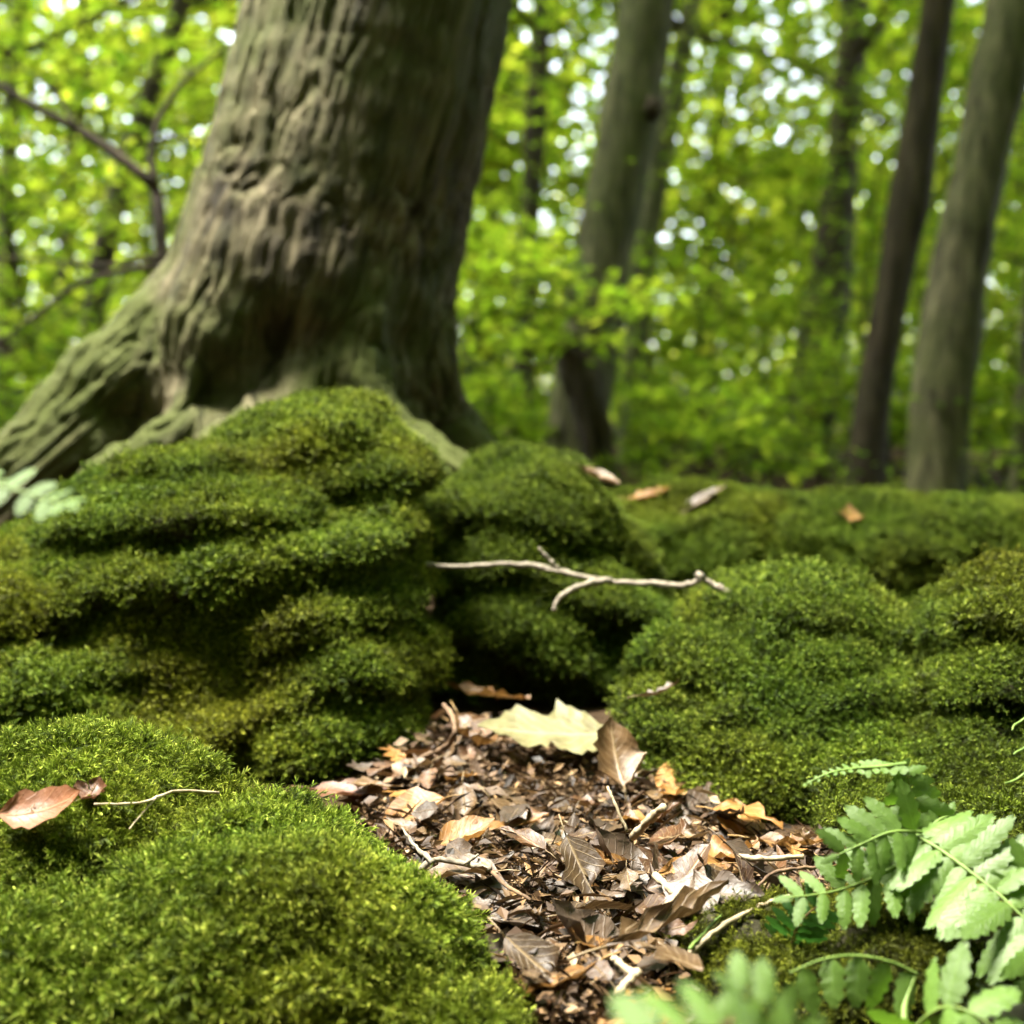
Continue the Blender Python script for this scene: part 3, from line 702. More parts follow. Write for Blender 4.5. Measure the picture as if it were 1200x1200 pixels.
# ------------------------------------------------------------------ far wood and undergrowth, reading as one mass
def clumps(n, xr, yr, zr):
    return np.stack([RNG.uniform(*xr, n), RNG.uniform(*yr, n), RNG.uniform(*zr, n)], 1)
cl = np.vstack([clumps(6000, (-13, 13), (11, 17), (.2, 10)), clumps(1500, (-20, 20), (18, 30), (.2, 5))])
cl = cl[np.abs(cl[:, 0]) < cl[:, 1] * .55 + 1]
open_ = perlin(cl * np.array([.55, .06, .55]) + 4.2) + .35 * perlin(cl * np.array([1.5, .12, 1.5]))
glade = np.exp(-(((cl[:, 0] - 2.6) / 2.2) ** 2 + ((cl[:, 2] - 4.6) / 2.0) ** 2))      # the canopy is open beyond this spot
cl = cl[open_ < .64 - .46 * glade]
rg = 8500; an = RNG.uniform(0, 2 * np.pi, rg); rr_ = RNG.uniform(5, 10, rg)              # unseen leaves added round the hollow to hold back low sky light
ring = np.stack([np.sin(an) * rr_, np.cos(an) * rr_, RNG.uniform(.3, 7.5, rg)], 1)
ring = ring[(ring[:, 1] < 0) | (np.abs(ring[:, 0]) > ring[:, 1] * .75 + 2.0)]
an = RNG.uniform(0, 2 * np.pi, 1500); rr_ = 8.5 * np.sqrt(RNG.random(1500))                # unseen boughs added overhead to dim sky and sun
over = np.stack([np.sin(an) * rr_, 1 + np.cos(an) * rr_, RNG.uniform(5.5, 9, 1500)], 1)
gap = over[:, :2] - (np.array([.25, 1.35]) + np.outer(over[:, 2], [SUN_DIR.x / SUN_DIR.z, SUN_DIR.y / SUN_DIR.z]))
over = over[np.hypot(gap[:, 0], gap[:, 1]) > 2.2]                                        # the added boughs are left open along the sun's path
cl = np.vstack([cl, ring, over])
far_tint = .60 + .45 * fbm(cl * .45 + 8, 2) + RNG.normal(size=len(cl)) * .16
far_tint[len(cl) - len(ring) - len(over):] = .08                                         # added ring and boughs darkened so they throw little light back
lv = sprays(cl, 26, RNG.uniform(.25, .55, len(cl)), .30)
base_t = np.repeat(np.clip(far_tint, 0, 1), 26)
tag(obj('far_wood', leaf_mesh('far_wood', lv, RNG.uniform(.15, .28, len(lv)), flat=.55, tint=base_t + RNG.normal(size=len(lv)) * .15), M['leaf_far']), 'mass of sunlit leaves of the distant wood, with unseen leaves added to shade the hollow', 'foliage', kind='stuff')
cl = clumps(4200, (-14, 14), (4.6, 26), (0, 1)); cl = cl[np.abs(cl[:, 0]) < cl[:, 1] * .55 + .8]
cl[:, 2] = floor_z(cl[:, 0], cl[:, 1]) + RNG.uniform(.04, .40, len(cl)) * sstep(4, 9, cl[:, 1]) + .04
lv = sprays(cl, 14, np.full(len(cl), .14), .35)
tag(obj('undergrowth', leaf_mesh('undergrowth', lv, RNG.uniform(.05, .09, len(lv)), tint=RNG.normal(.45, .22, len(lv))), M['leaf_near']), 'low green undergrowth carpeting the floor of the wood', 'undergrowth', kind='stuff')

# ------------------------------------------------------------------ finding the surface that a view ray meets
from mathutils.bvhtree import BVHTree
def bvh(me, org):
    c = co_of(me) + np.asarray(org)
    return BVHTree.FromPolygons([tuple(v) for v in c], [tuple(p.vertices) for p in me.polygons])
_fl = bpy.data.objects['forest_floor'].data
TREES = [bvh(me, r.location) for r, me in ((r0, me0), (r1, me1), (r2, me2), (r3, me3), (r4, me4), (r5, me5), (r6, me6))] + [bvh(_fl, (0, 0, 0))]
CAM = Vector((0, 0, CAM_Z))
def hit(px, py, lift=.004):
    d = (P(px, py, 1) - CAM).normalized(); best = None
    for t in TREES:
        h = t.ray_cast(CAM, d)
        if h[0] is not None and (best is None or h[3] < best[2]): best = (h[0], h[1] if h[1].dot(d) < 0 else -h[1], h[3])
    return best[0] + best[1] * lift, best[1]
def drop(x, y):
    best = None
    for t in TREES:
        h = t.ray_cast(Vector((x, y, 2)), Vector((0, 0, -1)))
        if h[0] is not None and (best is None or h[0].z > best[0].z): best = (h[0], h[1])
    return best

# ------------------------------------------------------------------ fallen leaves
def blade(kind, L, W, curl, cup, wrinkle, seed, nu=11, stalk=True):
    r = np.random.default_rng(seed); t = np.linspace(0, 1, nu)
    env = np.sin(np.pi * np.clip(t, 0, 1) ** .85) ** .75
    if kind == 'oak':
        env = env * (.70 + .34 * np.cos(2 * np.pi * (t * 3.6 + .15))) * (.65 + .5 * t)
    elif kind == 'broad':
        env = env * (.84 + .20 * np.cos(2 * np.pi * (t * 2.4 + .3)))
    elif kind == 'torn':
        env = env * (.75 + .35 * r.random(nu))
    elif kind == 'curl':
        env = env ** .8
    wl = env * (1 + .12 * r.normal(size=nu)); wr = env * (1 + .12 * r.normal(size=nu))
    if kind == 'torn': wr = wr * (t < r.uniform(.5, .8))
    wl[0] = wr[0] = .03; wl[-1] = wr[-1] = .03
    ss = np.array([-1, -.55, 0, .55, 1.]); V, UV = [], []
    ang = curl * (t - .3); xs = np.concatenate([[0], np.cumsum(np.cos((ang[1:] + ang[:-1]) / 2))]) * L / (nu - 1); zs = np.concatenate([[0], np.cumsum(np.sin((ang[1:] + ang[:-1]) / 2))]) * L / (nu - 1)
    for i in range(nu):
        for s in ss:
            w_ = (wl[i] if s < 0 else wr[i]) * W / 2 * abs(s); th = cup * abs(s) * (1 + .3 * r.normal())
            y, dz = math.copysign(1, s) * w_ * (math.sin(th) / th if abs(th) > 1e-3 else 1), w_ * (1 - math.cos(th)) / (th if abs(th) > 1e-3 else 1)
            V.append((xs[i] - math.sin(ang[i]) * dz, y, zs[i] + math.cos(ang[i]) * dz + wrinkle * L * r.normal() * (.4 + abs(s)))); UV.append((t[i], s, 0))
    F = [(i * 5 + j, (i + 1) * 5 + j, (i + 1) * 5 + j + 1, i * 5 + j + 1) for i in range(nu - 1) for j in range(4)]
    V = np.array(V)
    if stalk:
        q = np.array([(0, 0, 0), (-.12 * L, .01 * L, .01 * L), (-.26 * L, .035 * L, -.005 * L)]); v2, f2 = tube(q, [.010 * L, .008 * L, .010 * L], 4)
        F += [tuple(k + len(V) for k in f) for f in f2]; UV += [(0, 0, 0)] * len(v2); V = np.vstack([V, v2])
    V[:, 0] -= L * .45
    me = mesh_from('fallen_leaf', V, F); attr(me, 'luv', UV, 'FLOAT_VECTOR')
    return me
def orient(o, p, n, yaw, tilt=0):
    n = Vector(n).normalized(); x = Vector((math.cos(yaw), math.sin(yaw), 0)); x = (x - n * x.dot(n)).normalized(); y = n.cross(x)
    o.matrix_world = Matrix.Translation(p) @ Matrix((x, y, n)).transposed().to_4x4() @ Matrix.Rotation(tilt, 4, 'Y')
# the leaves one can single out
def special(name, px, py, me, m, yaw, label, lift=.006, tilt=0, cat='leaf', nrm=None, d=None):
    p, n = hit(px, py, lift)
    if d: p = P(px, py, d)
    o = obj(name, me, m); orient(o, p, nrm if nrm is not None else n.lerp(Vector((0, 0, 1)), .4), yaw, tilt); tag(o, label, cat); return o
special('fallen_leaf', 655, 892, blade('broad', .125, .085, .25, .3, .005, 3, 24), M['dead_pale'], R(-172), 'large pale yellow green fallen leaf lying before the domed boulder', .026, R(-3), nrm=(.03, -.25, .97))
special('fallen_leaf', 46, 962, blade('curl', .048, .028, 1.1, .7, .015, 5), M['dead_rust'], R(12), 'curled rust brown leaf resting on the bright green mound', .024, nrm=(0, -.55, .83))
special('fallen_leaf', 99, 958, blade('curl', .021, .018, 1.6, .9, .03, 6), M['dead_rust'], R(80), 'small folded brown leaf scrap beside the twig on the mound', .016)
special('fallen_leaf', 405, 952, blade('curl', .062, .030, .5, .7, .012, 8), M['dead_rust'], R(-12), 'reddish leaf lodged between the bright mound and the litter', .016)
special('fallen_leaf', 725, 930, blade('curl', .060, .040, .9, .9, .015, 9), M['dead_tan'], R(100), 'upright cupped tan leaf next to the large pale leaf', .030, R(-40))
special('fallen_leaf', 565, 850, blade('torn', .085, .028, .5, 1.4, .02, 10), M['dead_ochre'], R(-20), 'rolled orange brown leaf standing against the dark gap', .030, R(8))
special('fallen_leaf', 555, 890, blade('curl', .070, .040, 1.2, 1.2, .02, 21), M['dead_ochre'], R(-60), 'bent orange brown leaf under the rolled leaf', .022, R(20))
special('fallen_leaf', 600, 1003, blade('oak', .050, .032, .6, .6, .02, 12), M['dead_ochre'], R(20), 'bright golden leaf in the litter behind the forked twig', .022)
special('fallen_leaf', 690, 1140, blade('curl', .060, .046, .8, 1.0, .012, 13), M['dead_dark'], R(160), 'dark hollow cupped leaf beside the small bleached twig', .014, R(-25))
special('fallen_leaf', 735, 1045, blade('curl', .060, .046, .8, 1.0, .012, 14), M['dead_dark'], R(150), 'blackish cupped leaf in the middle of the litter', .014, R(-25))
special('fallen_leaf', 850, 1028, blade('torn', .045, .036, .9, .9, .02, 15), M['dead_ochre'], R(10), 'orange brown leaf below the green boulder', .016)
special('fallen_leaf', 925, 1015, blade('oak', .060, .034, .6, .7, .02, 16), M['dead_ochre'], R(-25), 'amber leaf touching the fern tip', .016)
special('fallen_leaf', 780, 1160, blade('curl', .085, .024, .5, 1.6, .02, 17), M['dead_tan'], R(32), 'long rolled light brown leaf beside the blurred fern', .035, R(-8))
special('fallen_leaf', 686, 574, blade('curl', .055, .034, .6, .9, .015, 18), M['dead_tan'], R(-35), 'pale pinkish leaf propped on the edge of the domed boulder', .02, 0)
special('fallen_leaf', 752, 592, blade('oak', .060, .042, .7, .8, .02, 19), M['dead_ochre'], R(10), 'yellow leaf on top of the mossy ledge', .016, R(-20))
special('fallen_leaf', 825, 597, blade('curl', .085, .030, .3, .5, .01, 20), M['dead_tan'], R(5), 'flat straw coloured leaf lying along the mossy ledge top', .016, 0)
special('fallen_leaf', 990, 606, blade('torn', .035, .030, .5, .5, .01, 22), M['dead_ochre'], R(5), 'small orange leaf on the ledge before the dark trunk', .014, 0)
special('fallen_leaf', 798, 720, blade('curl', .050, .028, .9, .8, .02, 23), M['dead_rust'], R(10), 'orange leaf caught between boulders under the twig', .014, 0)

# the litter: leaves one could pick up, in kinds
KINDS = [('tan', 80, 'crumpled tan leaf in the litter between the mossy boulders'), ('brown', 90, 'crumpled brown leaf in the litter between the mossy boulders'),
         ('ochre', 30, 'crumpled orange leaf in the litter between the mossy boulders'), ('dark', 50, 'rotting dark leaf in the litter between the mossy boulders')]
poly = [(395, 935), (470, 905), (520, 862), (745, 868), (790, 930), (880, 965), (1000, 1000), (1010, 1045), (900, 1085), (820, 1125), (790, 1215), (640, 1215), (570, 1120), (480, 1040)]
def inside(x, y):
    c = False
    for (x1, y1), (x2, y2) in zip(poly, poly[1:] + poly[:1]):
        if (y1 > y) != (y2 > y) and x < (x2 - x1) * (y - y1) / (y2 - y1) + x1: c = not c
    return c
def litter_spot():
    while True:
        px, py = random.uniform(390, 1010), random.uniform(860, 1215)
        if inside(px, py) and random.random() < (1100 / (py + 200)) ** 2:
            d = (P(px, py, 1) - CAM); k = (0.0 - CAM.z) / d.z; q = CAM + d * k
            return q.x, q.y
for kind, cnt, label in KINDS:
    ms = []
    for i in range(9):
        k2 = random.choice(['oak', 'oak', 'curl', 'torn', 'torn', 'curl'])
        L = random.uniform(.023, .050)
        ms.append(blade(k2, L, L * random.uniform(.45, .75), random.uniform(-.5, 1.2), random.uniform(.1, 1.0), .022, 50 + i * 3 + cnt, 9, random.random() < .6))
        ms[-1].materials.append(M['dead_' + kind])
    for i in range(cnt):
        x, y = litter_spot(); p, n = drop(x, y)
        if p.z > .05 or (.95 < y < 1.2 and -.03 < x < .11): continue
        o = obj('fallen_leaf', ms[i % 9])
        up = (Vector((0, 0, 1)) + Vector((random.gauss(0, .30), random.gauss(-.10, .30), 0))).normalized()
        z = abs(random.gauss(.008, .008)) + .004
        orient(o, Vector((x, y, p.z + z)), up, random.uniform(0, 6.28), random.uniform(-.3, .3))
        s = random.uniform(.75, 1.15); o.scale = (s, s, s)
        tag(o, label, 'leaf', f'{kind} leaves of the litter')
# the crumbs below picking size
CR = np.array([litter_spot() for _ in range(10000)]); CR = np.column_stack([CR, floor_z(CR[:, 0], CR[:, 1])])
V, F, T = [], [], []
for i in range(10000):
    x, y, z = CR[i, 0], CR[i, 1], CR[i, 2] + abs(random.gauss(.004, .007))
    a = random.uniform(0, 6.28); L = random.uniform(.003, .014); wd = L * (random.uniform(.25, .7) if i % 3 else .07) * (1 if i % 3 else 1)
    if not i % 3: L *= 2.4
    d = np.array([math.cos(a), math.sin(a), random.gauss(0, .45)]) * L / 2; s = np.array([-math.sin(a), math.cos(a), random.gauss(0, .5)]) * wd / 2
    c0 = np.array([x, y, z]); b = len(V)
    V += [c0 - d, c0 + s * random.uniform(.6, 1.2) + [0, 0, L * .08], c0 + d, c0 - s * random.uniform(.6, 1.2) + [0, 0, L * .08]]; F += [(b, b + 1, b + 2), (b, b + 2, b + 3)]
    T += [random.random()] * 4
me = mesh_from('leaf_crumbs', V, np.array(F), False); attr(me, 'tint', T)
m_, n_, l_, o_ = mat('leaf_crumbs'); t_ = attr_n(n_, 'tint'); r_ = ramp(n_, [(0, (.010, .006, .003)), (.35, (.035, .018, .008)), (.6, (.085, .046, .020)), (.8, (.14, .085, .040)), (.93, (.20, .115, .042)), (1, (.30, .23, .14))])
l_.new(t_.outputs['Fac'], r_.inputs[0]); leaf_shader(n_, l_, o_, r_.outputs[0], r_.outputs[0], .12, .6, .3)
tag(obj('leaf_crumbs', me, m_), 'fine crumbs of leaves and needles filling the litter', 'litter', kind='stuff')
# pebbles
for px, py, s_, lab in [(437, 930, .0075, 'small white pebble at the edge of the litter by the largest boulder'), (655, 980, .011, 'pinkish pale stone among the litter leaves behind the dark cupped leaf'),
                        (648, 992, .012, 'flat grey stone half buried in the leaf litter'), (1150, 1172, .020, 'grey stone on the soil at the brown fern stalk')]:
    p, n = hit(px, py, .004); Vp, Fp = ico(3)
    Vp = Vp * np.array([1.25, .9, .62]) * s_ * (1 + .22 * fbm(Vp * 1.3 + px, 3))[:, None]
    tag(obj('pebble', mesh_from('pebble', Vp, Fp), M['pebble'] if py > 985 else M['twig_pale'], None, tuple(p)), lab, 'stone')

# ------------------------------------------------------------------ twigs
def twig(label, parts, m, name='twig', rough=.12):
    """parts: (list of world points, r0, r1) joined into one piece of wood; the first is the main stem"""
    mb = MB()
    for pts, a, b in parts:
        n = max(10, 5 * len(pts)); q = spline(pts, n); q = q + RNG.normal(size=q.shape) * a * .18
        rr = np.linspace(a, b, n) * (1 + rough * RNG.normal(size=n)); V, F = tube(q, rr, 7); mb.add(V, F)
    o = np.array(parts[0][0][0]); t = obj(name, mb.mesh(name, o), m, None, tuple(o)); tag(t, label, 'twig'); return t
def PL(lst, d): return [tuple(P(x, y, d if not isinstance(d, (list, tuple)) else d[i])) for i, (x, y) in enumerate(lst)]
tw = PL([(500, 662), (535, 664), (600, 661), (650, 668), (700, 680), (760, 684), (805, 686), (822, 679), (845, 690), (872, 702)], [1.22, 1.21, 1.20, 1.19, 1.18, 1.17, 1.16, 1.155, 1.15, 1.14])
twig('grey forked twig bridging the gap in front of the domed boulder', [([tuple(P(478, 664, 1.225))] + tw, .0021, .0031),
     (PL([(715, 680), (680, 686), (656, 700), (649, 716)], [1.178, 1.165, 1.155, 1.15]), .0034, .0022), (PL([(700, 680), (665, 672), (640, 668)], 1.18), .0025, .0015), (PL([(655, 667), (643, 655), (631, 643)], 1.188), .0022, .0016), (PL([(822, 679), (818, 673)], 1.155), .0042, .0040)], M['twig_grey'])
def HL(lst, lift): return [tuple(hit(x, y, lift)[0]) for x, y in lst]
def TL(lst, z):
    out = []
    for k, (x, y) in enumerate(lst):
        d = P(x, y, 1) - CAM; zz = z[k] if isinstance(z, (list, tuple)) else z; out.append(tuple(CAM + d * ((zz - CAM.z) / d.z)))
    return out
twig('grey branching twig lying on the litter beside the bright mound', [(TL([(440, 1030), (480, 1024), (510, 1008), (545, 1012), (575, 1018)], .030), .0024, .0016), (TL([(508, 1010), (490, 995), (470, 970)], .034), .0018, .0008), (TL([(545, 1012), (560, 1002)], .032), .0012, .0008)], M['twig_grey'])
twig('thin brown twig crossing below the grey branching twig', [(TL([(455, 1005), (500, 1030), (522, 1045)], .030), .0010, .0007)], M['twig_brown'])
twig('dark thin twig running down the litter to the hanging leaf', [(TL([(565, 1010), (590, 1035), (622, 1055)], .028), .0014, .0009)], M['twig_brown'])
twig('bleached broken twig bent like an elbow in the mid litter', [(TL([(768, 1026), (783, 1040), (795, 1049)], .030), .0022, .0024), (TL([(799, 1044), (785, 1058), (771, 1074)], .031), .0026, .0024)], M['twig_pale'])
twig('small bleached twig elbow beside the dark hollow leaf', [(TL([(718, 1122), (730, 1132), (742, 1142)], .024), .0018, .0020), (TL([(748, 1138), (737, 1150), (725, 1165)], .025), .0022, .0020)], M['twig_pale'])
twig('straight straw coloured stalk leaning on the moss patch', [(TL([(808, 1118), (840, 1090), (880, 1066), (925, 1050)], [.022, .026, .03, .03]), .0018, .0012)], M['twig_pale'])
twig('thin green stalk lying along the straw coloured stalk', [(TL([(808, 1112), (828, 1090), (845, 1072)], .026), .0010, .0008)], M['fern_stem'])
twig('pale pink brown stick leaning across the litter near the cupped tan leaf', [(TL([(742, 980), (760, 962), (778, 945)], [.02, .035, .048]), .0026, .0030)], M['twig_pale'])
twig('crooked brown stalk curling out of the dark gap', [(TL([(490, 890), (520, 876), (532, 862), (530, 840), (520, 826)], [.02, .03, .05, .06, .066]), .0022, .0022)], M['twig_brown'])
twig('thin upright straw standing at the foot of the green boulder', [(TL([(740, 915), (748, 898), (757, 882)], [.02, .04, .055]), .0010, .0008)], M['twig_pale'])
twig('needle thin tan stalk before the cupped tan leaf', [(TL([(735, 975), (722, 945), (712, 922)], [.03, .045, .055]), .0010, .0008)], M['twig_pale'])
twig('long slim brown twig near the amber leaf', [(TL([(870, 1058), (892, 1035), (910, 1022), (960, 1015)], [.022, .03, .035, .035]), .0012, .0010)], M['twig_brown'])
twig('straight pale twig under the green boulder', [(TL([(865, 1005), (900, 1006), (942, 1004)], .028), .0020, .0016)], M['twig_pale'])
twig('pale brown twig crossing the litter by the bent elbow twig', [(TL([(760, 1082), (800, 1074), (850, 1078)], .02), .0020, .0016)], M['twig_brown'])
twig('thin straw lying on the bright mound beside the curled leaf', [([tuple(v) for v in HL([(112, 962), (150, 960), (190, 950), (238, 938)], .017)], .0007, .0011), ([tuple(v) for v in HL([(165, 956), (145, 968), (138, 972)], .017)], .0006, .0004)], M['twig_pale'])
twig('whitish thin twig on soil beside the brown fern stalk', [(TL([(1135, 1128), (1150, 1148), (1185, 1168), (1215, 1178)], .02), .0010, .0009)], M['twig_grey'])
twig('rust coloured stalk rising behind the fern tip', [(PL([(1000, 1045), (1012, 1000), (1022, 968)], [.74, .745, .75]), .0014, .0011)], M['stem_brown'])

# ------------------------------------------------------------------ ferns
def pinna(L, W, lobes, curl, cup, seed, seg=None):
    r = np.random.default_rng(seed); nu = seg or lobes * 4 + 2; t = np.linspace(0, 1, nu)
    env = (1 - t ** 3.5) ** .62 * (.88 + .14 * np.sin(np.pi * t)) * sstep(-.10, .08, t)
    notch = lambda ph: 1 - .30 * np.abs(np.cos(np.pi * (lobes * t + ph))) ** 5 - .05 * r.random(nu)
    wl, wr = env * notch(.5) * W / 2, env * notch(.7) * W / 2; wl[-1] = wr[-1] = .06 * W
    ang = curl * t ** 1.4; dx = L / (nu - 1)
    xs = np.concatenate([[0], np.cumsum(np.cos(ang[1:]) * dx)]); zs = np.concatenate([[0], np.cumsum(-np.sin(ang[1:]) * dx)])
    V, UV = [], []
    for i in range(nu):
        fw = .10 * W * math.cos(2 * math.pi * lobes * t[i])
        for s, ww in ((-1, wl[i]), (-.5, wl[i] * .5), (0, 0), (.5, wr[i] * .5), (1, wr[i])):
            V.append((xs[i] + abs(s) * W * .16, math.copysign(ww, s) if s else 0, zs[i] - cup * ww * abs(s) + .02 * W * r.normal() * abs(s))); UV.append((t[i], s, 0))
    F = [(i * 5 + j, (i + 1) * 5 + j, (i + 1) * 5 + j + 1, i * 5 + j + 1) for i in range(nu - 1) for j in range(4)]
    me = mesh_from('leaf', V, F); attr(me, 'luv', UV, 'FLOAT_VECTOR'); return me
PIN = {}
def pinna_set(m, key, lobes, curl, cup, aspect):
    k = (m, key)
    if k not in PIN:
        PIN[k] = [pinna(1.0, aspect * random.uniform(.92, 1.08), lobes, curl * random.uniform(.5, 1.4), cup, 300 + i + len(PIN) * 9) for i in range(4)]
        for me in PIN[k]: me.materials.append(M[m])
    return PIN[k]
def frond(root, pts, nrm, n, length, m='fern', stem='fern_stem', r0=.0016, sweep=.30, start=.0, key='a', lobes=6, curl=.35, cup=.18, aspect=.30, sides=(1, -1), prof=None, tipleaf=True, lift=0.0, jit=.22):
    """a frond: rachis through world points pts, n pairs of leaflets of the given length (metres), blade facing nrm"""
    q = spline([tuple(p) for p in pts], 40); o = np.array(root.location)
    V, F = tube(q, np.linspace(r0, r0 * .35, 40), 6); mb = MB(); mb.add(V, F)
    fr = obj('frond', mb.mesh('frond', o), M[stem], root)
    ms = pinna_set(m, key, lobes, curl, cup, aspect); nrm = Vector(nrm).normalized()
    for k in range(n):
        f = start + (1 - start) * (k + .5) / n; i = min(38, int(f * 39)); p = Vector(q[i]); t = (Vector(q[i + 1]) - p).normalized()
        nn = (nrm - t * nrm.dot(t)).normalized(); side = nn.cross(t)
        L = length * (prof(f) if prof else (.55 + .9 * f) * (1 - f ** 2.5) + .12)
        for s in sides:
            d = (side * s + t * (sweep + random.gauss(0, .08)) - nn * (lift + random.gauss(0, jit))).normalized()
            up = (nn + side * random.gauss(0, jit) + t * random.gauss(0, jit)); up = (up - d * up.dot(d)).normalized()
            lf = obj('leaf', random.choice(ms), None, fr)
            y = up.cross(d); mt = Matrix((d, y, up)).transposed().to_4x4()
            sc_ = L * random.uniform(.93, 1.07)
            lf.matrix_local = Matrix.Translation(p - Vector(o)) @ mt @ Matrix.Diagonal((sc_, sc_, sc_, 1))
    if tipleaf:
        lf = obj('leaf', ms[0], None, fr); t = Vector(q[39]) - Vector(q[36]); t.normalize(); nn = (nrm - t * nrm.dot(t)).normalized()
        sc_ = length * .42; lf.matrix_local = Matrix.Translation(Vector(q[38]) - Vector(o)) @ Matrix((t, nn.cross(t), nn)).transposed().to_4x4() @ Matrix.Diagonal((sc_, sc_, sc_, 1))
    return fr
def stalk(root, pts, r0, r1, m, name='stem'):
    q = spline([tuple(p) for p in pts], 16); V, F = tube(q, np.linspace(r0, r1, 16), 7); mb = MB(); mb.add(V, F)
    return obj(name, mb.mesh(name, np.array(root.location)), M[m], root)
VIEW = Vector((0, -1, 0))
base = P(1055, 1140, .68)
fern = empty('fern', tuple(base)); tag(fern, 'bright green fern with a wilted curling tip in front of the boulders', 'fern')
stalk(fern, [base, P(1062, 1100, .675), P(1070, 1050, .67), P(1076, 990, .67)], .0026, .0018, 'fern_stem')
flat = lambda f: 1.0 - .35 * abs(f - .45)
# blade sweeping to the right
frond(fern, [P(1072, 978, .67), P(1105, 998, .655), P(1140, 1024, .64), P(1175, 1052, .625), P(1215, 1092, .61), P(1250, 1135, .60)], (-.15, -.80, .70), 13, .037, sweep=.15, prof=flat, aspect=.36, key='b', lobes=6, lift=.10, r0=.0012)
# blade drooping to the left
frond(fern, [P(1076, 1000, .67), P(1050, 1015, .66), P(1015, 1032, .655), P(975, 1045, .65), P(925, 1052, .645)], (0.1, -.70, .72), 8, .026, sweep=.55, prof=lambda f: 1.15 - .6 * f, key='c', aspect=.44, lobes=5, lift=.12, r0=.0011)
# wilted tip, folded over to the left
frond(fern, [P(1078, 1005, .67), P(1074, 965, .675), P(1068, 930, .68), P(1062, 908, .68), P(1052, 898, .68)], (-.25, -.9, .3), 8, .024, sweep=-.45, prof=lambda f: 1.3 - .95 * f, key='d', aspect=.46, lobes=4, lift=.25, tipleaf=False, jit=.3, r0=.0011)
frond(fern, [P(1062, 895, .68), P(1030, 899, .678), P(1000, 901, .675), P(972, 906, .672), P(944, 919, .67)], (0, -.35, 1), 12, .0068, sweep=.35, prof=lambda f: 1.25 - 1.0 * f, key='e', aspect=.75, lobes=2, curl=.1, cup=.05, tipleaf=True, r0=.0013)
# extra leaflets to the left of the stem
frond(fern, [P(1080, 975, .668), P(1045, 975, .66), P(1012, 988, .655), P(980, 1003, .65)], (.1, -.85, .45), 6, .024, sweep=.6, prof=lambda f: 1.15 - .5 * f, key='c', aspect=.44, lobes=5, lift=.05, r0=.0010)
frond(fern, [P(1078, 990, .672), P(1095, 965, .675), P(1115, 957, .677), P(1135, 972, .676)], (.0, -.85, .5), 4, .014, sweep=.6, prof=lambda f: 1.15 - .5 * f, key='c', aspect=.44, lobes=5, lift=.05, r0=.0010)
fern2 = empty('fern', tuple(P(935, 1128, .69))); tag(fern2, 'backlit dark green drooping fern tip with a black midrib beside the straw stalk', 'fern')
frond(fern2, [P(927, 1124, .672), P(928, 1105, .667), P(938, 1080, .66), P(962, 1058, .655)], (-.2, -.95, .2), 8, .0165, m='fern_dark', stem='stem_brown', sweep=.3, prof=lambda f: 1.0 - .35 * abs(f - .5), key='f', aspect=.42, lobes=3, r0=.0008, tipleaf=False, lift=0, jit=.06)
fern3 = empty('fern', tuple(P(1062, 1215, .58))); tag(fern3, 'low fern whose short leaflets hang in a row over the moss patch', 'fern')
frond(fern3, [P(1075, 1142, .60), P(1045, 1128, .595), P(1005, 1120, .59), P(965, 1124, .585), P(925, 1140, .58)], (0, -.85, .5), 5, .024, sweep=.15, prof=lambda f: 1.0 - .2 * f, key='g', aspect=.62, lobes=4, sides=(1,), lift=.05, tipleaf=False, r0=.001)
stalk(fern3, [P(1062, 1215, .58), P(1060, 1180, .59), P(1072, 1142, .60)], .0020, .0012, 'fern_stem')
frond(fern3, [P(1065, 1215, .575), P(1085, 1192, .56), P(1110, 1180, .55), P(1145, 1190, .54), P(1180, 1220, .53)], (.1, -.7, .7), 5, .026, sweep=.3, prof=flat, key='g', aspect=.62, lobes=4, lift=.1, r0=.001)
fern4 = empty('fern', tuple(P(830, 1430, .36))); tag(fern4, 'pale blurred fern frond at the bottom beside the leaf litter', 'fern')
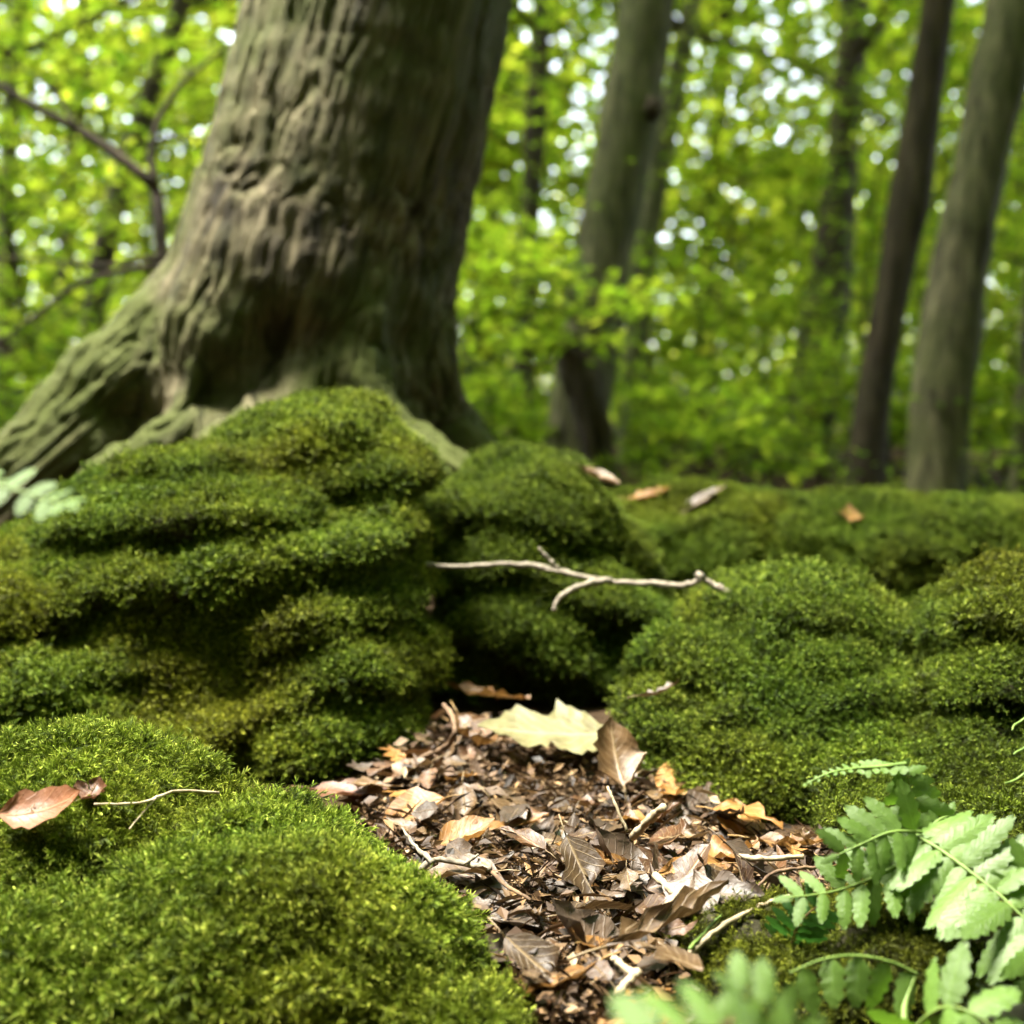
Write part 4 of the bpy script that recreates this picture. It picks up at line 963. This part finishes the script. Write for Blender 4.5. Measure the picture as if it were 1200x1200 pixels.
frond(fern4, [P(1000, 1330, .345), P(940, 1260, .34), P(880, 1222, .335), P(810, 1205, .33), P(750, 1225, .325)], (0, -.55, .85), 7, .0185, sweep=.25, prof=flat, key='h', aspect=.60, lobes=4, r0=.001)
frond(fern4, [P(960, 1300, .42), P(925, 1225, .42), P(895, 1180, .42), P(855, 1152, .42)], (0, -.7, .7), 5, .016, sweep=.35, prof=flat, key='h', aspect=.60, lobes=4, r0=.001)
fern5 = empty('fern', tuple(P(1165, 1200, .64))); tag(fern5, 'brown fern stalk rising from the soil beside the grey stone', 'fern')
stalk(fern5, [P(1160, 1205, .64), P(1172, 1165, .638), P(1184, 1128, .635), P(1205, 1085, .63)], .0034, .0022, 'stem_brown')
frond(fern5, [P(1205, 1085, .63), P(1240, 1050, .62), P(1290, 1040, .61), P(1340, 1060, .60)], (0, -.6, .8), 6, .034, sweep=.25, prof=flat, key='b', aspect=.34, lobes=5)
fern6 = empty('fern', tuple(P(-150, 760, .55))); tag(fern6, 'blurred pale green fern tip reaching in front of the largest boulder', 'fern')
stalk(fern6, [P(-150, 1100, .60), P(-170, 800, .55), P(-120, 600, .50), P(-60, 560, .48)], .002, .0012, 'fern_stem')
frond(fern6, [P(-90, 572, .49), P(-40, 562, .47), P(10, 572, .46), P(50, 584, .455), P(80, 592, .45)], (.0, -.55, .85), 7, .014, sweep=.5, prof=lambda f: 1.2 - .7 * f, key='h', aspect=.5, lobes=3, r0=.0012)
fern7 = empty('fern', tuple(P(1290, 1000, .72))); tag(fern7, 'fern with whitish curling tips against the brownish boulder', 'fern')
for k, (a, b, c_) in enumerate([((1186, 856), (1192, 848), (1225, 838)), ((1178, 918), (1190, 914), (1225, 895)), ((1188, 884), (1195, 880), (1225, 872))]):
    frond(fern7, [P(1290, 990, .72), P(1260, 900 + 20 * k, .715), P(*c_, .71), P(*b, .705), P(*a, .70)], (0, -.8, .6), 6, .010, start=.0, prof=lambda f: max(.05, 1 - 1.5 * f), key='e', aspect=.6, lobes=2, r0=.0015, tipleaf=False)
